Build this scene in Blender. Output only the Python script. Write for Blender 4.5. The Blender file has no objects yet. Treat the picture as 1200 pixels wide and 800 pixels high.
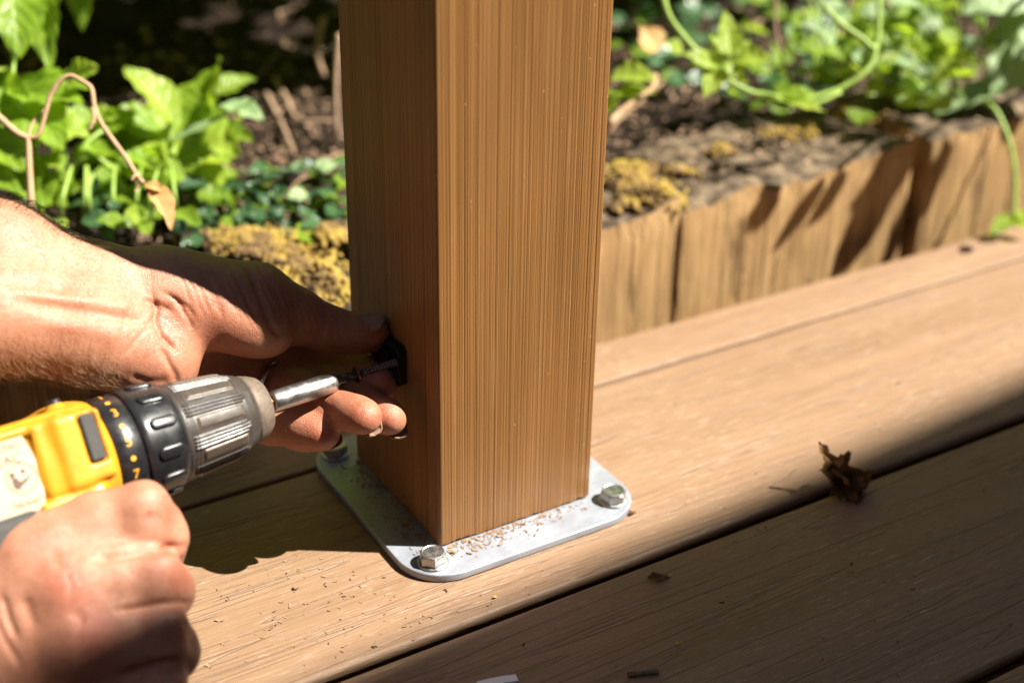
import bpy, math, random
import numpy as np
from mathutils import Vector, Matrix
random.seed(7); rng=np.random.default_rng(7)
S=0.001                                   # the scene is drawn in millimetres
sc=bpy.context.scene
# ------------------------------------------------------------------ camera
F=1641.5; HEAD=.553; PIT=.490; ROL=.018
C=np.array([-269.24,-501.0,420.24])
FW=np.array([math.sin(HEAD)*math.cos(PIT),math.cos(HEAD)*math.cos(PIT),-math.sin(PIT)])
_r=np.array([math.cos(HEAD),-math.sin(HEAD),0.]); _u=np.cross(_r,FW)
R=_r*math.cos(ROL)+_u*math.sin(ROL); U=-_r*math.sin(ROL)+_u*math.cos(ROL)
cam=bpy.data.cameras.new('camera'); co=bpy.data.objects.new('camera',cam); sc.collection.objects.link(co)
M=Matrix.Identity(4)
for i in range(3): M[i][0]=R[i];M[i][1]=U[i];M[i][2]=-FW[i];M[i][3]=C[i]*S
co.matrix_world=M
cam.sensor_width=36; cam.lens=F/1200*36; cam.clip_start=.01; cam.clip_end=200
cam.dof.use_dof=True; cam.dof.focus_distance=.660; cam.dof.aperture_fstop=4.4; cam.dof.aperture_blades=0
sc.camera=co
# ------------------------------------------------------------------ light
EL=math.radians(51); AZ=np.array([.839,-.545])
SUN=np.array([AZ[0]*math.cos(EL),AZ[1]*math.cos(EL),math.sin(EL)])
w=bpy.data.worlds.new('World'); sc.world=w; w.use_nodes=True
nt=w.node_tree; bg=nt.nodes['Background']
sk=nt.nodes.new('ShaderNodeTexSky'); sk.sky_type='NISHITA'; sk.sun_disc=False
sk.air_density=.5; sk.dust_density=.3; sk.sun_elevation=EL; sk.sun_rotation=math.atan2(AZ[0],AZ[1])
nt.links.new(sk.outputs[0],bg.inputs[0]); bg.inputs[1].default_value=.05
sl=bpy.data.lights.new('sun','SUN'); sl.energy=5; sl.angle=math.radians(.5); sl.color=(1,.94,.84)
so=bpy.data.objects.new('sun',sl); sc.collection.objects.link(so)
so.rotation_euler=Vector(-SUN).to_track_quat('-Z','Y').to_euler()
vs=sc.view_settings; vs.view_transform='Standard'; vs.look='None'; vs.exposure=1.62; vs.gamma=1
# ------------------------------------------------------------------ helpers
def ray(x,y): return FW+R*((x-600)/F)-U*((y-400)/F)
def at(x,y,D): return C+ray(x,y)*D            # a point of the photograph at a depth in mm
def onz(x,y,z): d=ray(x,y); return C+d*((z-C[2])/d[2])
def ony(x,y,Y): d=ray(x,y); return C+d*((Y-C[1])/d[1])
def pix(P):
    d=np.asarray(P,float)-C; z=d@FW
    return 600+F*(d@R)/z,400-F*(d@U)/z,z
def nrm(v): v=np.asarray(v,float); return v/(np.linalg.norm(v)+1e-12)
def tag(o,label=None,cat=None,group=None,kind=None):
    if label:o['label']=label
    if cat:o['category']=cat
    if group:o['group']=group
    if kind:o['kind']=kind
    return o
def wloc(o):
    v=np.zeros(3)
    while o is not None: v+=np.array(o.location)/S; o=o.parent
    return v
def empty(name,loc,label=None,cat=None,group=None,kind=None,parent=None):
    o=bpy.data.objects.new(name,None); sc.collection.objects.link(o)
    o.parent=parent; o.location=Vector((np.asarray(loc)-(wloc(parent) if parent else 0))*S); o.empty_display_size=.01
    return tag(o,label,cat,group,kind)
def obj(name,V,Fc,mat,parent=None,smooth=True,base=None,uv=None,col=None):
    """link vertices in world mm as one mesh object; its origin goes to base"""
    V=np.asarray(V,float)
    pl=wloc(parent) if parent else np.zeros(3)
    b=np.asarray(base,float) if base is not None else (pl if parent else V.mean(0)*[1,1,0]+[0,0,V[:,2].min()])
    me=bpy.data.meshes.new(name); me.from_pydata(((V-b)*S).tolist(),[],[list(map(int,f)) for f in Fc]) if not isinstance(Fc,np.ndarray) else quads(me,(V-b)*S,Fc)
    if smooth: me.polygons.foreach_set('use_smooth',[True]*len(me.polygons))
    if mat: me.materials.append(mat)
    if uv is not None:
        ul=me.uv_layers.new(name='UVMap'); li=np.empty(len(me.loops),np.int32); me.loops.foreach_get('vertex_index',li)
        ul.data.foreach_set('uv',np.asarray(uv,np.float32)[li].ravel())
    if col is not None:
        at_=me.color_attributes.new('Col','FLOAT_COLOR','POINT')
        at_.data.foreach_set('color',np.c_[col,np.ones(len(col))].astype(np.float32).ravel())
    me.update()
    o=bpy.data.objects.new(name,me); sc.collection.objects.link(o)
    o.parent=parent; o.location=Vector((b-pl)*S)
    return o
def quads(me,V,Q):
    n=len(Q);me.vertices.add(len(V));me.vertices.foreach_set('co',V.astype(np.float32).ravel())
    me.loops.add(4*n);me.loops.foreach_set('vertex_index',Q.astype(np.int32).ravel())
    me.polygons.add(n);me.polygons.foreach_set('loop_start',np.arange(0,4*n,4,dtype=np.int32))
    me.update(calc_edges=True)
def copy(o,parent=None,loc=None):
    c=o.copy(); sc.collection.objects.link(c); c.parent=parent
    if loc is not None: c.location=Vector(np.asarray(loc)*S)
    return c
class MB:
    def __init__(s): s.V=[];s.F=[];s.n=0;s.UV=[]
    def add(s,V,Fc,uv=None):
        V=np.asarray(V,float); s.V.append(V); s.F+= [[int(i)+s.n for i in f] for f in Fc]; s.n+=len(V)
        s.UV.append(np.asarray(uv,float) if uv is not None else np.zeros((len(V),2)))
        return s
    def box(s,lo,hi,fr=None,bev=0):
        V,Fc=boxmesh(lo,hi,bev)
        if fr is not None: V=fr(V)
        return s.add(V,Fc)
    def tube(s,P,r,n=8,cap=True):
        return s.add(*tubemesh(P,r,n,cap))
    def build(s,name,mat,parent=None,**k):
        return obj(name,np.concatenate(s.V),s.F,mat,parent,uv=np.concatenate(s.UV) if k.pop('useuv',False) else None,**k)
def boxmesh(lo,hi,b=0):
    lo=np.array(lo,float);hi=np.array(hi,float)
    if b<=0:
        V=[(x,y,z) for x in (lo[0],hi[0]) for y in (lo[1],hi[1]) for z in (lo[2],hi[2])]
        return np.array(V),[(0,1,3,2),(4,6,7,5),(0,4,5,1),(2,3,7,6),(0,2,6,4),(1,5,7,3)]
    # chamfered box: 24 vertices
    V=[];idx={}
    for sx in (0,1):
        for sy in (0,1):
            for sz in (0,1):
                c=np.array([hi[0] if sx else lo[0],hi[1] if sy else lo[1],hi[2] if sz else lo[2]])
                d=np.array([-1 if sx else 1,-1 if sy else 1,-1 if sz else 1])*b
                for ax in range(3):
                    p=c+d; p[ax]=c[ax]; idx[(sx,sy,sz,ax)]=len(V);V.append(p)
    Fc=[]
    for ax in range(3):
        a1,a2=[a for a in range(3) if a!=ax]
        for s_ in (0,1):
            q=[]
            for (u,v) in ((0,0),(1,0),(1,1),(0,1)):
                k=[0,0,0];k[ax]=s_;k[a1]=u;k[a2]=v;q.append(idx[(*k,ax)])
            Fc.append(q)
            # edges
        for u in (0,1):
            for v in (0,1):
                k0=[0,0,0];k0[a1]=u;k0[a2]=v;k1=list(k0);k1[ax]=1
                Fc.append([idx[(*k0,a1)],idx[(*k1,a1)],idx[(*k1,a2)],idx[(*k0,a2)]])
    for sx in (0,1):
        for sy in (0,1):
            for sz in (0,1): Fc.append([idx[(sx,sy,sz,a)] for a in range(3)])
    return np.array(V),Fc
def frames(P):
    P=np.asarray(P,float);T=np.gradient(P,axis=0);T/=np.linalg.norm(T,axis=1)[:,None]+1e-12
    n=np.cross(T[0],[0,0,1.]); n=n if np.linalg.norm(n)>.1 else np.cross(T[0],[1.,0,0]); N=[nrm(n)]
    for i in range(1,len(P)):
        v=N[-1]-T[i]*(N[-1]@T[i]);N.append(nrm(v))
    N=np.array(N);return T,N,np.cross(T,N)
def tubemesh(P,r,n=8,cap=True):
    P=np.asarray(P,float);r=np.broadcast_to(r,len(P));T,N,B=frames(P)
    a=np.arange(n)*2*np.pi/n
    V=P[:,None]+r[:,None,None]*(np.cos(a)[None,:,None]*N[:,None]+np.sin(a)[None,:,None]*B[:,None])
    V=V.reshape(-1,3);Fc=[]
    for i in range(len(P)-1):
        for j in range(n): Fc.append((i*n+j,i*n+(j+1)%n,(i+1)*n+(j+1)%n,(i+1)*n+j))
    if cap: Fc.append(list(range(n))[::-1]);Fc.append([(len(P)-1)*n+j for j in range(n)])
    return V,Fc
def spline(P,n=24):
    P=np.asarray(P,float);k=len(P);out=[]
    Q=np.vstack([2*P[0]-P[1],P,2*P[-1]-P[-2]])
    for t in np.linspace(0,k-1-1e-9,n):
        i=int(t);u=t-i;p0,p1,p2,p3=Q[i:i+4]
        out.append(.5*(2*p1+(p2-p0)*u+(2*p0-5*p1+4*p2-p3)*u*u+(3*p1-p0-3*p2+p3)*u**3))
    return np.array(out)
def lathe(prof,fr,n=64,rfun=None,cap=True):
    """prof: list of (s, radius); fr maps local (s, a, b) to world"""
    a=np.arange(n)*2*np.pi/n;L=[]
    for (s_,r_) in prof:
        rr=r_ if rfun is None else r_+rfun(s_,a)
        L.append(np.c_[np.full(n,s_),rr*np.cos(a),rr*np.sin(a)])
    V=fr(np.concatenate(L));Fc=[]
    for i in range(len(prof)-1):
        for j in range(n): Fc.append((i*n+j,i*n+(j+1)%n,(i+1)*n+(j+1)%n,(i+1)*n+j))
    if cap: Fc.append(list(range(n))[::-1]);Fc.append([(len(prof)-1)*n+j for j in range(n)])
    return V,Fc
# value noise on arrays (for shaping geometry)
_T=rng.random((64,64,64)).astype(np.float32)
def vnoise(P,sc_=1.):
    P=np.asarray(P,float)*sc_+1000;i=np.floor(P).astype(int);f=P-i;f=f*f*(3-2*f);i%=64;j=(i+1)%64
    def g(a,b,c): return _T[a,b,c]
    x0,y0,z0=i.T;x1,y1,z1=j.T;fx,fy,fz=f.T
    c00=g(x0,y0,z0)*(1-fx)+g(x1,y0,z0)*fx;c10=g(x0,y1,z0)*(1-fx)+g(x1,y1,z0)*fx
    c01=g(x0,y0,z1)*(1-fx)+g(x1,y0,z1)*fx;c11=g(x0,y1,z1)*(1-fx)+g(x1,y1,z1)*fx
    return (c00*(1-fy)+c10*fy)*(1-fz)+(c01*(1-fy)+c11*fy)*fz-.5
# ------------------------------------------------------------------ materials
class Mat:
    def __init__(s,name,col=(.5,.5,.5),rough=.6,spec=.5,metal=0):
        s.m=bpy.data.materials.new(name);s.m.use_nodes=True;s.t=s.m.node_tree;s.b=s.t.nodes['Principled BSDF']
        s.b.inputs['Base Color'].default_value=(*col,1);s.b.inputs['Roughness'].default_value=rough
        s.b.inputs['Specular IOR Level'].default_value=spec;s.b.inputs['Metallic'].default_value=metal;s.tc=None
    def node(s,ty,**k):
        n=s.t.nodes.new(ty)
        for a,v in k.items():
            if hasattr(n,a): setattr(n,a,v)
            else: n.inputs[a.replace('_',' ')].default_value=v
        return n
    def link(s,a,b): s.t.links.new(a,b)
    def coord(s,scale=(1,1,1),kind='Object'):
        if s.tc is None: s.tc=s.node('ShaderNodeTexCoord')
        mp=s.node('ShaderNodeMapping');mp.inputs['Scale'].default_value=scale;s.link(s.tc.outputs[kind],mp.inputs[0]);return mp.outputs[0]
    def noise(s,scale=(1,1,1),sc_=1.,detail=4,rough=.55,dist=0,kind='Object'):
        n=s.node('ShaderNodeTexNoise');n.inputs['Scale'].default_value=sc_;n.inputs['Detail'].default_value=detail
        n.inputs['Roughness'].default_value=rough;n.inputs['Distortion'].default_value=dist
        s.link(s.coord(scale,kind),n.inputs['Vector']);return n.outputs['Fac']
    def ramp(s,f,stops):
        n=s.node('ShaderNodeValToRGB');e=n.color_ramp.elements
        while len(e)<len(stops): e.new(.5)
        for q,(p,c) in zip(e,stops): q.position=p;q.color=(*c,1) if len(c)==3 else c
        s.link(f,n.inputs[0]);return n.outputs[0]
    def mix(s,f,a,b,mode='MIX'):
        n=s.node('ShaderNodeMix');n.data_type='RGBA';n.blend_type=mode;n.clamp_factor=True
        for i,v in ((0,f),(6,a),(7,b)):
            if isinstance(v,(int,float)): n.inputs[i].default_value=v
            elif isinstance(v,tuple): n.inputs[i].default_value=(*v,1)
            else: s.link(v,n.inputs[i])
        return n.outputs[2]
    def math(s,op,a,b=0.):
        n=s.node('ShaderNodeMath');n.operation=op
        for i,v in ((0,a),(1,b)):
            if isinstance(v,(int,float)): n.inputs[i].default_value=v
            else: s.link(v,n.inputs[i])
        return n.outputs[0]
    def base(s,c): s.link(c,s.b.inputs['Base Color']);return s
    def rough(s,c): s.link(c,s.b.inputs['Roughness']);return s
    def bump(s,h,dist=.001,strength=1.):
        n=s.node('ShaderNodeBump');n.inputs['Distance'].default_value=dist;n.inputs['Strength'].default_value=strength
        s.link(h,n.inputs['Height'])
        if s.b.inputs['Normal'].links: s.link(s.b.inputs['Normal'].links[0].from_socket,n.inputs['Normal'])
        s.link(n.outputs[0],s.b.inputs['Normal']);return s
def g3(v): return (v,v,v)
def deck_mat():
    m=Mat('composite_deck',rough=.5,spec=.4)
    wide=m.noise((3,40,40),1,3,.6,.3);grain=m.noise((20,600,600),1,4,.65,.5);fine=m.noise((90,1700,1700),1,3,.6)
    line=m.noise((2.6,85,85),1,2.2,.5,.8);scuff=m.noise((60,520,520),1,5,.75,.2);patch=m.noise((9,9,9),1,3)
    c=m.ramp(wide,[(.3,(.215,.130,.074)),(.55,(.247,.153,.089)),(.75,(.278,.178,.107))])
    c=m.mix(.55,c,m.ramp(grain,[(.3,(.78,.75,.73)),(.5,(1,1,1)),(.7,(1.12,1.12,1.12))]),'MULTIPLY')
    ln=m.ramp(line,[(.488,g3(0)),(.5,g3(1)),(.512,g3(0))])
    c=m.mix(m.math('MULTIPLY',ln,.36),c,(.075,.048,.035))
    sf=m.math('MULTIPLY',m.ramp(scuff,[(.56,g3(0)),(.66,g3(1))]),m.ramp(patch,[(.4,g3(.25)),(.6,g3(.8))]))
    c=m.mix(sf,c,(.42,.32,.235))
    m.base(c);m.rough(m.ramp(grain,[(.3,g3(.42)),(.7,g3(.6))]))
    m.bump(m.math('ADD',m.math('MULTIPLY',grain,.5),m.math('MULTIPLY',fine,.4)),.0007,.8);m.bump(m.math('SUBTRACT',1.,ln),.0006,.7)
    return m.m
def post_mat():
    m=Mat('composite_post',rough=.47,spec=.45)
    s1=m.noise((1250,1250,1.6),1,2,.5);s2=m.noise((160,160,1.2),1,3,.6);s3=m.noise((2600,2600,9),1,2,.6);sp=m.noise((700,700,300),1,1);mott=m.noise((40,40,9),1,3)
    c=m.ramp(s1,[(.33,(.122,.050,.013)),(.42,(.212,.096,.026)),(.58,(.245,.115,.034)),(.68,(.32,.165,.058))])
    c=m.mix(.3,c,m.ramp(s2,[(.3,(.78,.76,.74)),(.45,(1,1,1)),(.7,(1.12,1.11,1.1))]),'MULTIPLY')
    c=m.mix(m.ramp(s2,[(.24,g3(.6)),(.31,g3(0))]),c,(.10,.083,.062))
    c=m.mix(.5,c,m.ramp(mott,[(.3,g3(.8)),(.7,g3(1.15))]),'MULTIPLY')
    c=m.mix(m.math('MULTIPLY',m.ramp(s3,[(.64,g3(0)),(.74,g3(1))]),.5),c,(.55,.36,.19))
    c=m.mix(m.ramp(sp,[(.80,g3(0)),(.82,g3(.6))]),c,(.72,.56,.38))
    m.base(c);m.bump(m.math('ADD',s1,m.math('MULTIPLY',s3,.5)),.0004,.8)
    return m.m
def timber_mat():
    m=Mat('weathered_timber',rough=.85,spec=.2)
    v=m.noise((130,90,5),1,4,.65,.15);v2=m.noise((380,200,14),1,3,.6);blot=m.noise((14,14,9),1,4,.6,.5);geo=m.node('ShaderNodeNewGeometry')
    c=m.ramp(v,[(.25,(.17,.098,.040)),(.40,(.29,.175,.075)),(.55,(.36,.230,.102)),(.75,(.42,.285,.138))])
    c=m.mix(.6,c,m.ramp(v2,[(.36,g3(.4)),(.47,g3(.95)),(.65,g3(1.15))]),'MULTIPLY')
    c=m.mix(m.ramp(blot,[(.55,g3(0)),(.68,g3(.85))]),c,(.11,.065,.03))
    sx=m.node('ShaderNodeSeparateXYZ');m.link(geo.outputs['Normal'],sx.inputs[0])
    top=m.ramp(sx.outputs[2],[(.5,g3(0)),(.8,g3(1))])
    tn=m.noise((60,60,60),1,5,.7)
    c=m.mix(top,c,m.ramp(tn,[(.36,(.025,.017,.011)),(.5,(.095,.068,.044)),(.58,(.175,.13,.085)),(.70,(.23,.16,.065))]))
    ck=m.noise((55,40,2.2),1,3,.6,.6);crk=m.ramp(ck,[(.485,g3(0)),(.5,g3(1)),(.515,g3(0))]);c=m.mix(m.math('MULTIPLY',crk,.4),c,(.05,.03,.015))
    m.base(c);m.bump(m.math('SUBTRACT',1.,crk),.002,.6);m.bump(m.math('ADD',v,m.math('MULTIPLY',v2,.8)),.0014,.8);m.bump(tn,.0015,.4)
    return m.m
def soil_mat():
    m=Mat('garden_soil',rough=.95,spec=.15)
    a=m.noise((30,30,30),1,6,.7);b=m.noise((220,220,220),1,4,.7)
    c=m.ramp(a,[(.3,(0.0126,0.0084,0.0056)),(.55,(0.0315,0.0196,0.0126)),(.7,(0.0595,0.0364,0.0231))])
    c=m.mix(.7,c,m.ramp(b,[(.3,g3(.35)),(.6,g3(1.1)),(.75,g3(1.9))]),'MULTIPLY')
    m.base(c);m.bump(b,.008,1.);return m.m
def leaf_mat(name,ca,cb,rough=.42,trans=(.20,.36,.03),tw=.4,spec=.4):
    m=Mat(name,rough=rough,spec=spec)
    n=m.noise((60,60,60),1,3);uvn=m.coord((1,1,1),'UV');sx=m.node('ShaderNodeSeparateXYZ');m.link(uvn,sx.inputs[0])
    c=m.ramp(n,[(.3,ca),(.7,cb)])
    av=m.math('ABSOLUTE',m.math('SUBTRACT',sx.outputs[1],.5))
    rib=m.ramp(av,[(0,g3(1)),(.035,g3(0))])
    side=m.math('FRACT',m.math('MULTIPLY',m.math('SUBTRACT',sx.outputs[0],m.math('MULTIPLY',av,.55)),8.))
    vein=m.ramp(m.math('ABSOLUTE',m.math('SUBTRACT',side,.5)),[(0,g3(1)),(.07,g3(0))])
    vv=m.math('MAXIMUM',rib,m.math('MULTIPLY',vein,.6))
    c=m.mix(m.math('MULTIPLY',vv,.45),c,tuple(min(1,x*1.9+.04) for x in cb))
    m.base(c)
    m.bump(m.math('SUBTRACT',m.ramp(m.math('ABSOLUTE',m.math('SUBTRACT',side,.5)),[(0,g3(0)),(.5,g3(1))]),vv),.0007,.6)
    tr=m.node('ShaderNodeBsdfTranslucent');tr.inputs[0].default_value=(*trans,1)
    mx=m.node('ShaderNodeMixShader');mx.inputs[0].default_value=tw
    out=m.t.nodes['Material Output'];m.link(m.b.outputs[0],mx.inputs[1]);m.link(tr.outputs[0],mx.inputs[2]);m.link(mx.outputs[0],out.inputs[0])
    return m.m
def skin_mat():
    m=Mat('skin',rough=.42,spec=.45)
    a=m.node('ShaderNodeVertexColor');a.layer_name='Col'
    n1=m.noise((110,110,110),1,4,.6);n2=m.noise((420,420,420),1,3,.6);n3=m.noise((30,30,30),1,2)
    c=m.mix(.45,a.outputs[0],m.ramp(n1,[(.3,(.82,.66,.60)),(.5,(1,1,1)),(.7,(1.12,1.14,1.12))]),'MULTIPLY')
    c=m.mix(.4,c,m.ramp(n2,[(.35,(.8,.68,.62)),(.5,(1,1,1)),(.68,(1.1,1.12,1.12))]),'MULTIPLY')
    c=m.mix(.4,c,m.ramp(n3,[(.35,(.92,.72,.66)),(.6,(1.04,1.05,1.05))]),'MULTIPLY')
    m.base(c)
    vo=m.node('ShaderNodeTexVoronoi');vo.feature='DISTANCE_TO_EDGE';vo.inputs['Scale'].default_value=1
    wn=m.node('ShaderNodeTexNoise');wn.inputs['Scale'].default_value=500
    m.link(m.coord(),wn.inputs['Vector'])
    ad=m.node('ShaderNodeVectorMath');ad.operation='MULTIPLY_ADD';m.link(wn.outputs['Color'],ad.inputs[0]);ad.inputs[1].default_value=(.9,.9,.9);m.link(m.coord((1150,900,1000)),ad.inputs[2])
    m.link(ad.outputs[0],vo.inputs['Vector'])
    cell=m.ramp(vo.outputs['Distance'],[(0,g3(0)),(.22,g3(1))])
    m.bump(m.math('ADD',m.math('MULTIPLY',cell,.45),m.math('MULTIPLY',n2,.35)),.00022,.8)
    m.rough(m.ramp(n1,[(.3,g3(.36)),(.7,g3(.52))]))
    m.b.inputs['Subsurface Weight'].default_value=.22;m.b.inputs['Subsurface Radius'].default_value=(1,.32,.16);m.b.inputs['Subsurface Scale'].default_value=.0028
    return m.m
def plain(name,col,rough=.5,spec=.5,metal=0,nz=None,amt=.35,bump=0):
    m=Mat(name,col,rough,spec,metal)
    n=m.noise((nz or 120,)*3,1,4,.65)
    c=m.mix(amt,(*col,),m.ramp(n,[(.3,g3(.45)),(.5,g3(1)),(.72,g3(1.35))]),'MULTIPLY');m.base(c)
    m.rough(m.ramp(n,[(.3,g3(max(.05,rough-.1))),(.7,g3(min(1,rough+.12)))]))
    if bump: m.bump(n,bump,.7)
    return m.m
def yellow_mat():
    m=Mat('yellow_plastic',rough=.38,spec=.45)
    n=m.noise((90,90,90),1,5,.7);k=m.noise((35,35,35),1,3,.6);f=m.noise((900,900,900),1,2)
    c=m.mix(m.ramp(n,[(.5,g3(0)),(.72,g3(.7))]),(.56,.25,.014),(.28,.13,.025))
    c=m.mix(m.math('MULTIPLY',m.ramp(k,[(.6,g3(0)),(.72,g3(.35))]),.8),c,(.25,.15,.07));m.base(c);m.bump(f,.0001,.5);m.bump(n,.0003,.3);return m.m
def chuck_mat():
    m=Mat('worn_chuck_plastic',rough=.42,spec=.5)
    a=m.node('ShaderNodeVertexColor');a.layer_name='Col'
    n=m.noise((200,200,200),1,5,.7)
    c=m.mix(m.math('MULTIPLY',n,.22),a.outputs[0],(.18,.125,.085));m.base(c);m.bump(n,.0003,.6);m.rough(m.ramp(n,[(.3,g3(.3)),(.7,g3(.5))]));return m.m
def metal_plate_mat():
    m=Mat('galvanised_plate',(.4,.41,.44),.42,.5,.3)
    n=m.noise((60,60,60),1,5,.65);s=m.noise((25,500,200),1,3)
    c=m.mix(.5,m.ramp(n,[(.3,(.24,.26,.30)),(.6,(.32,.345,.39)),(.8,(.37,.39,.43))]),m.ramp(s,[(.3,g3(.85)),(.7,g3(1.1))]),'MULTIPLY')
    m.base(c);m.rough(m.ramp(n,[(.3,g3(.34)),(.7,g3(.55))]));m.bump(s,.00012,.6);return m.m
MD=deck_mat();MP=post_mat();MT=timber_mat();MS=soil_mat();MSK=skin_mat()
ML=leaf_mat('fresh_leaf',(.15,.26,.02),(.25,.38,.03),trans=(.42,.60,.03),tw=.48);MLY=leaf_mat('young_leaf',(.24,.35,.03),(.35,.46,.06),trans=(.48,.62,.05),tw=.45)
MLD=leaf_mat('ivy_leaf',(.025,.075,.028),(.06,.13,.045),.28,(.04,.10,.02),.2,.6);MLP=leaf_mat('pale_leaf',(.25,.38,.16),(.36,.48,.24),.5,(.25,.40,.10),.35)
MLB=plain('dry_leaf',(.38,.215,.075),.6,.3,nz=120,amt=.6,bump=.0008)
MST=plain('green_stem',(.24,.36,.06),.5,.4);MSB=plain('dry_stem',(.42,.27,.15),.7,.3,nz=300,bump=.0006);MTW=plain('twig_bark',(.30,.20,.13),.85,.2,nz=300,bump=.001)
def moss_mat():
    m=Mat('yellow_moss',rough=.95,spec=.1);a=m.noise((38,38,38),1,4,.65);b=m.noise((260,260,260),1,2)
    c=m.ramp(a,[(.34,(.035,.022,.012)),(.44,(.18,.115,.05)),(.53,(.28,.19,.045)),(.68,(.34,.25,.06))]);c=m.mix(.8,c,m.ramp(b,[(.3,g3(.5)),(.6,g3(1.15))]),'MULTIPLY');m.base(c);return m.m
MMO=moss_mat();MCH=plain('wood_shaving',(.27,.17,.095),.8,.2,nz=200,amt=.6)
MLT=plain('leaf_litter',(.24,.155,.10),.8,.25,nz=60,amt=1.)
MY=yellow_mat();MK=chuck_mat();MBK=plain('black_plastic',(.012,.012,.013),.3,.5,nz=150);MGR=plain('grey_rubber',(.05,.048,.045),.7,.4,nz=400,bump=.0003)
MBL=plain('black_metal',(.012,.011,.011),.42,.5,nz=200);MSC=plain('black_oxide_screw',(.13,.13,.14),.33,.5,.9,nz=300);MBB=plain('matt_black_bracket',(.006,.006,.006),.65,.3,nz=200);MPL=metal_plate_mat();MZN=plain('zinc_bolt',(.42,.42,.40),.42,.5,1,nz=260,amt=.5,bump=.0002)
MSTL=plain('steel_bit_holder',(.50,.48,.45),.38,.5,1,nz=160,amt=.5);MCU=plain('copper_hex',(.55,.24,.12),.4,.5,.8,nz=300);MTAN=plain('dusty_nose_metal',(.15,.115,.085),.6,.4,.2,nz=300,amt=.5,bump=.0003)
MLAB=plain('label_film',(.40,.37,.26),.35,.5,nz=60,amt=.15);MTXT=plain('label_print',(.12,.07,.05),.5,.4,nz=300);MOR=plain('orange_print',(.75,.36,.03),.5,.4,nz=400)
MNL=plain('fingernail',(.30,.18,.125),.42,.35,nz=300,amt=.5);MNE=plain('nail_edge',(.10,.07,.05),.4,.4,nz=300,amt=.5);MHR=plain('arm_hair_dark',(.055,.03,.018),.4,.5,nz=50);MHL=plain('arm_hair_light',(.45,.27,.13),.4,.5,nz=50)
MRG=plain('ring_metal',(.55,.52,.50),.18,.5,1,nz=100);MWH=plain('white_plastic',(.78,.78,.80),.4,.5,nz=100,amt=.1);MRUST=plain('rusty_steel',(.16,.07,.03),.6,.5,.4,nz=600,amt=.7)
MHS=plain('house_render',(.55,.50,.43),.9,.2,nz=20,amt=.2);MJO=plain('joist_timber',(.07,.05,.035),.9,.2,nz=40);MWAX=plain('seed_pellet',(.11,.05,.04),.6,.4,nz=300)
# ------------------------------------------------------------------ the setting
def soil_z(x,y):
    x=np.asarray(x,float);y=np.asarray(y,float)
    P=np.stack([x,y,0*x],-1).reshape(-1,3)
    z=38+np.clip(y-290,0,4000)*.07+(vnoise(P,1/90.)*26+vnoise(P,1/28.)*12).reshape(x.shape)*np.clip((y-255)/60,0,1)
    z=z+np.where((y>1000),(vnoise(P,1/350.)*60).reshape(x.shape),0)
    return z
def gridmesh(xs,ys,zf):
    X,Y=np.meshgrid(xs,ys,indexing='ij');Z=zf(X,Y);n,m=X.shape
    V=np.stack([X,Y,Z],-1).reshape(-1,3);i=np.arange(n*m).reshape(n,m)
    return V,np.stack([i[:-1,:-1],i[1:,:-1],i[1:,1:],i[:-1,1:]],-1).reshape(-1,4)
xs=np.concatenate([np.linspace(-6000,-500,12),np.linspace(-400,1500,260),np.linspace(1700,9000,14)])
ys=np.concatenate([np.linspace(262,1500,180),np.linspace(1600,60000,24)])
V,Q=gridmesh(xs,ys,soil_z)
tag(obj('soil',V,Q,MS),kind='structure')
V,Q=gridmesh(np.linspace(-60000,60000,8),np.linspace(-60000,262,6),lambda x,y:0*x-190.)
tag(obj('ground',V,Q,MS),kind='structure')
# deck: boards lie along x
deck=empty('deck',(0,0,-190),'brown composite decking boards running along the timber edging','deck')
DZ=-4.6
def board(y0,y1,x0=-1500,x1=2600,r=3.2,z=DZ,bull=None):
    pr=[]
    for (cx,cz,a0,a1,rr) in ((y0,z,180,90,bull or r),(y1,z,90,0,r)):
        sgn=1 if cx==y0 else -1
        for a in np.linspace(a0,a1,7):
            pr.append((cx+sgn*rr+rr*math.cos(math.radians(a)),cz-rr+rr*math.sin(math.radians(a))))
    pr+= [(y1,z-6.5),(y1-9,z-8),(y1-9,z-14),(y1,z-15.5),(y1,z-23),(y0,z-23),(y0,z-15.5),(y0+9,z-14),(y0+9,z-8),(y0,z-6.5)]
    pr=np.array(pr);n=len(pr);xs=np.linspace(x0,x1,9)
    V=np.concatenate([np.c_[np.full(n,x),pr] for x in xs]);Fc=[]
    for i in range(len(xs)-1):
        for j in range(n): Fc.append((i*n+j,(i+1)*n+j,(i+1)*n+(j+1)%n,i*n+(j+1)%n))
    Fc.append(list(range(n)));Fc.append([(len(xs)-1)*n+j for j in range(n)][::-1])
    o=obj('deck_board',V,Fc,MD,deck,smooth=True,base=(0,(y0+y1)/2,z))
    o.data.polygons.foreach_set('use_smooth',[True]*len(o.data.polygons))
    return o
board(-50.8,101.3,bull=2.6,r=1.5);board(104.4,147,r=1.2)
for k in range(6): board(-57.6-139.2-145.2*k,-57.6-145.2*k,r=2.2)
for x in (-900,-450,0+180,630,1080,1530):
    obj('joist',*boxmesh((x-22,-1000,-120),(x+22,140,-28),2),MJO,deck,base=(x,0,-120))
V,Fc=boxmesh((-1500,141,-186),(2600,146,-28.4),1);obj('fascia_board',V,Fc,MD,deck,base=(0,143,-186))
V,Q=gridmesh(np.linspace(-1500,2600,3),np.linspace(100.8,105.2,2),lambda x,y:0*x-9.5)
obj('joint_strip',V,Q,MJO,deck)
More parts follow.
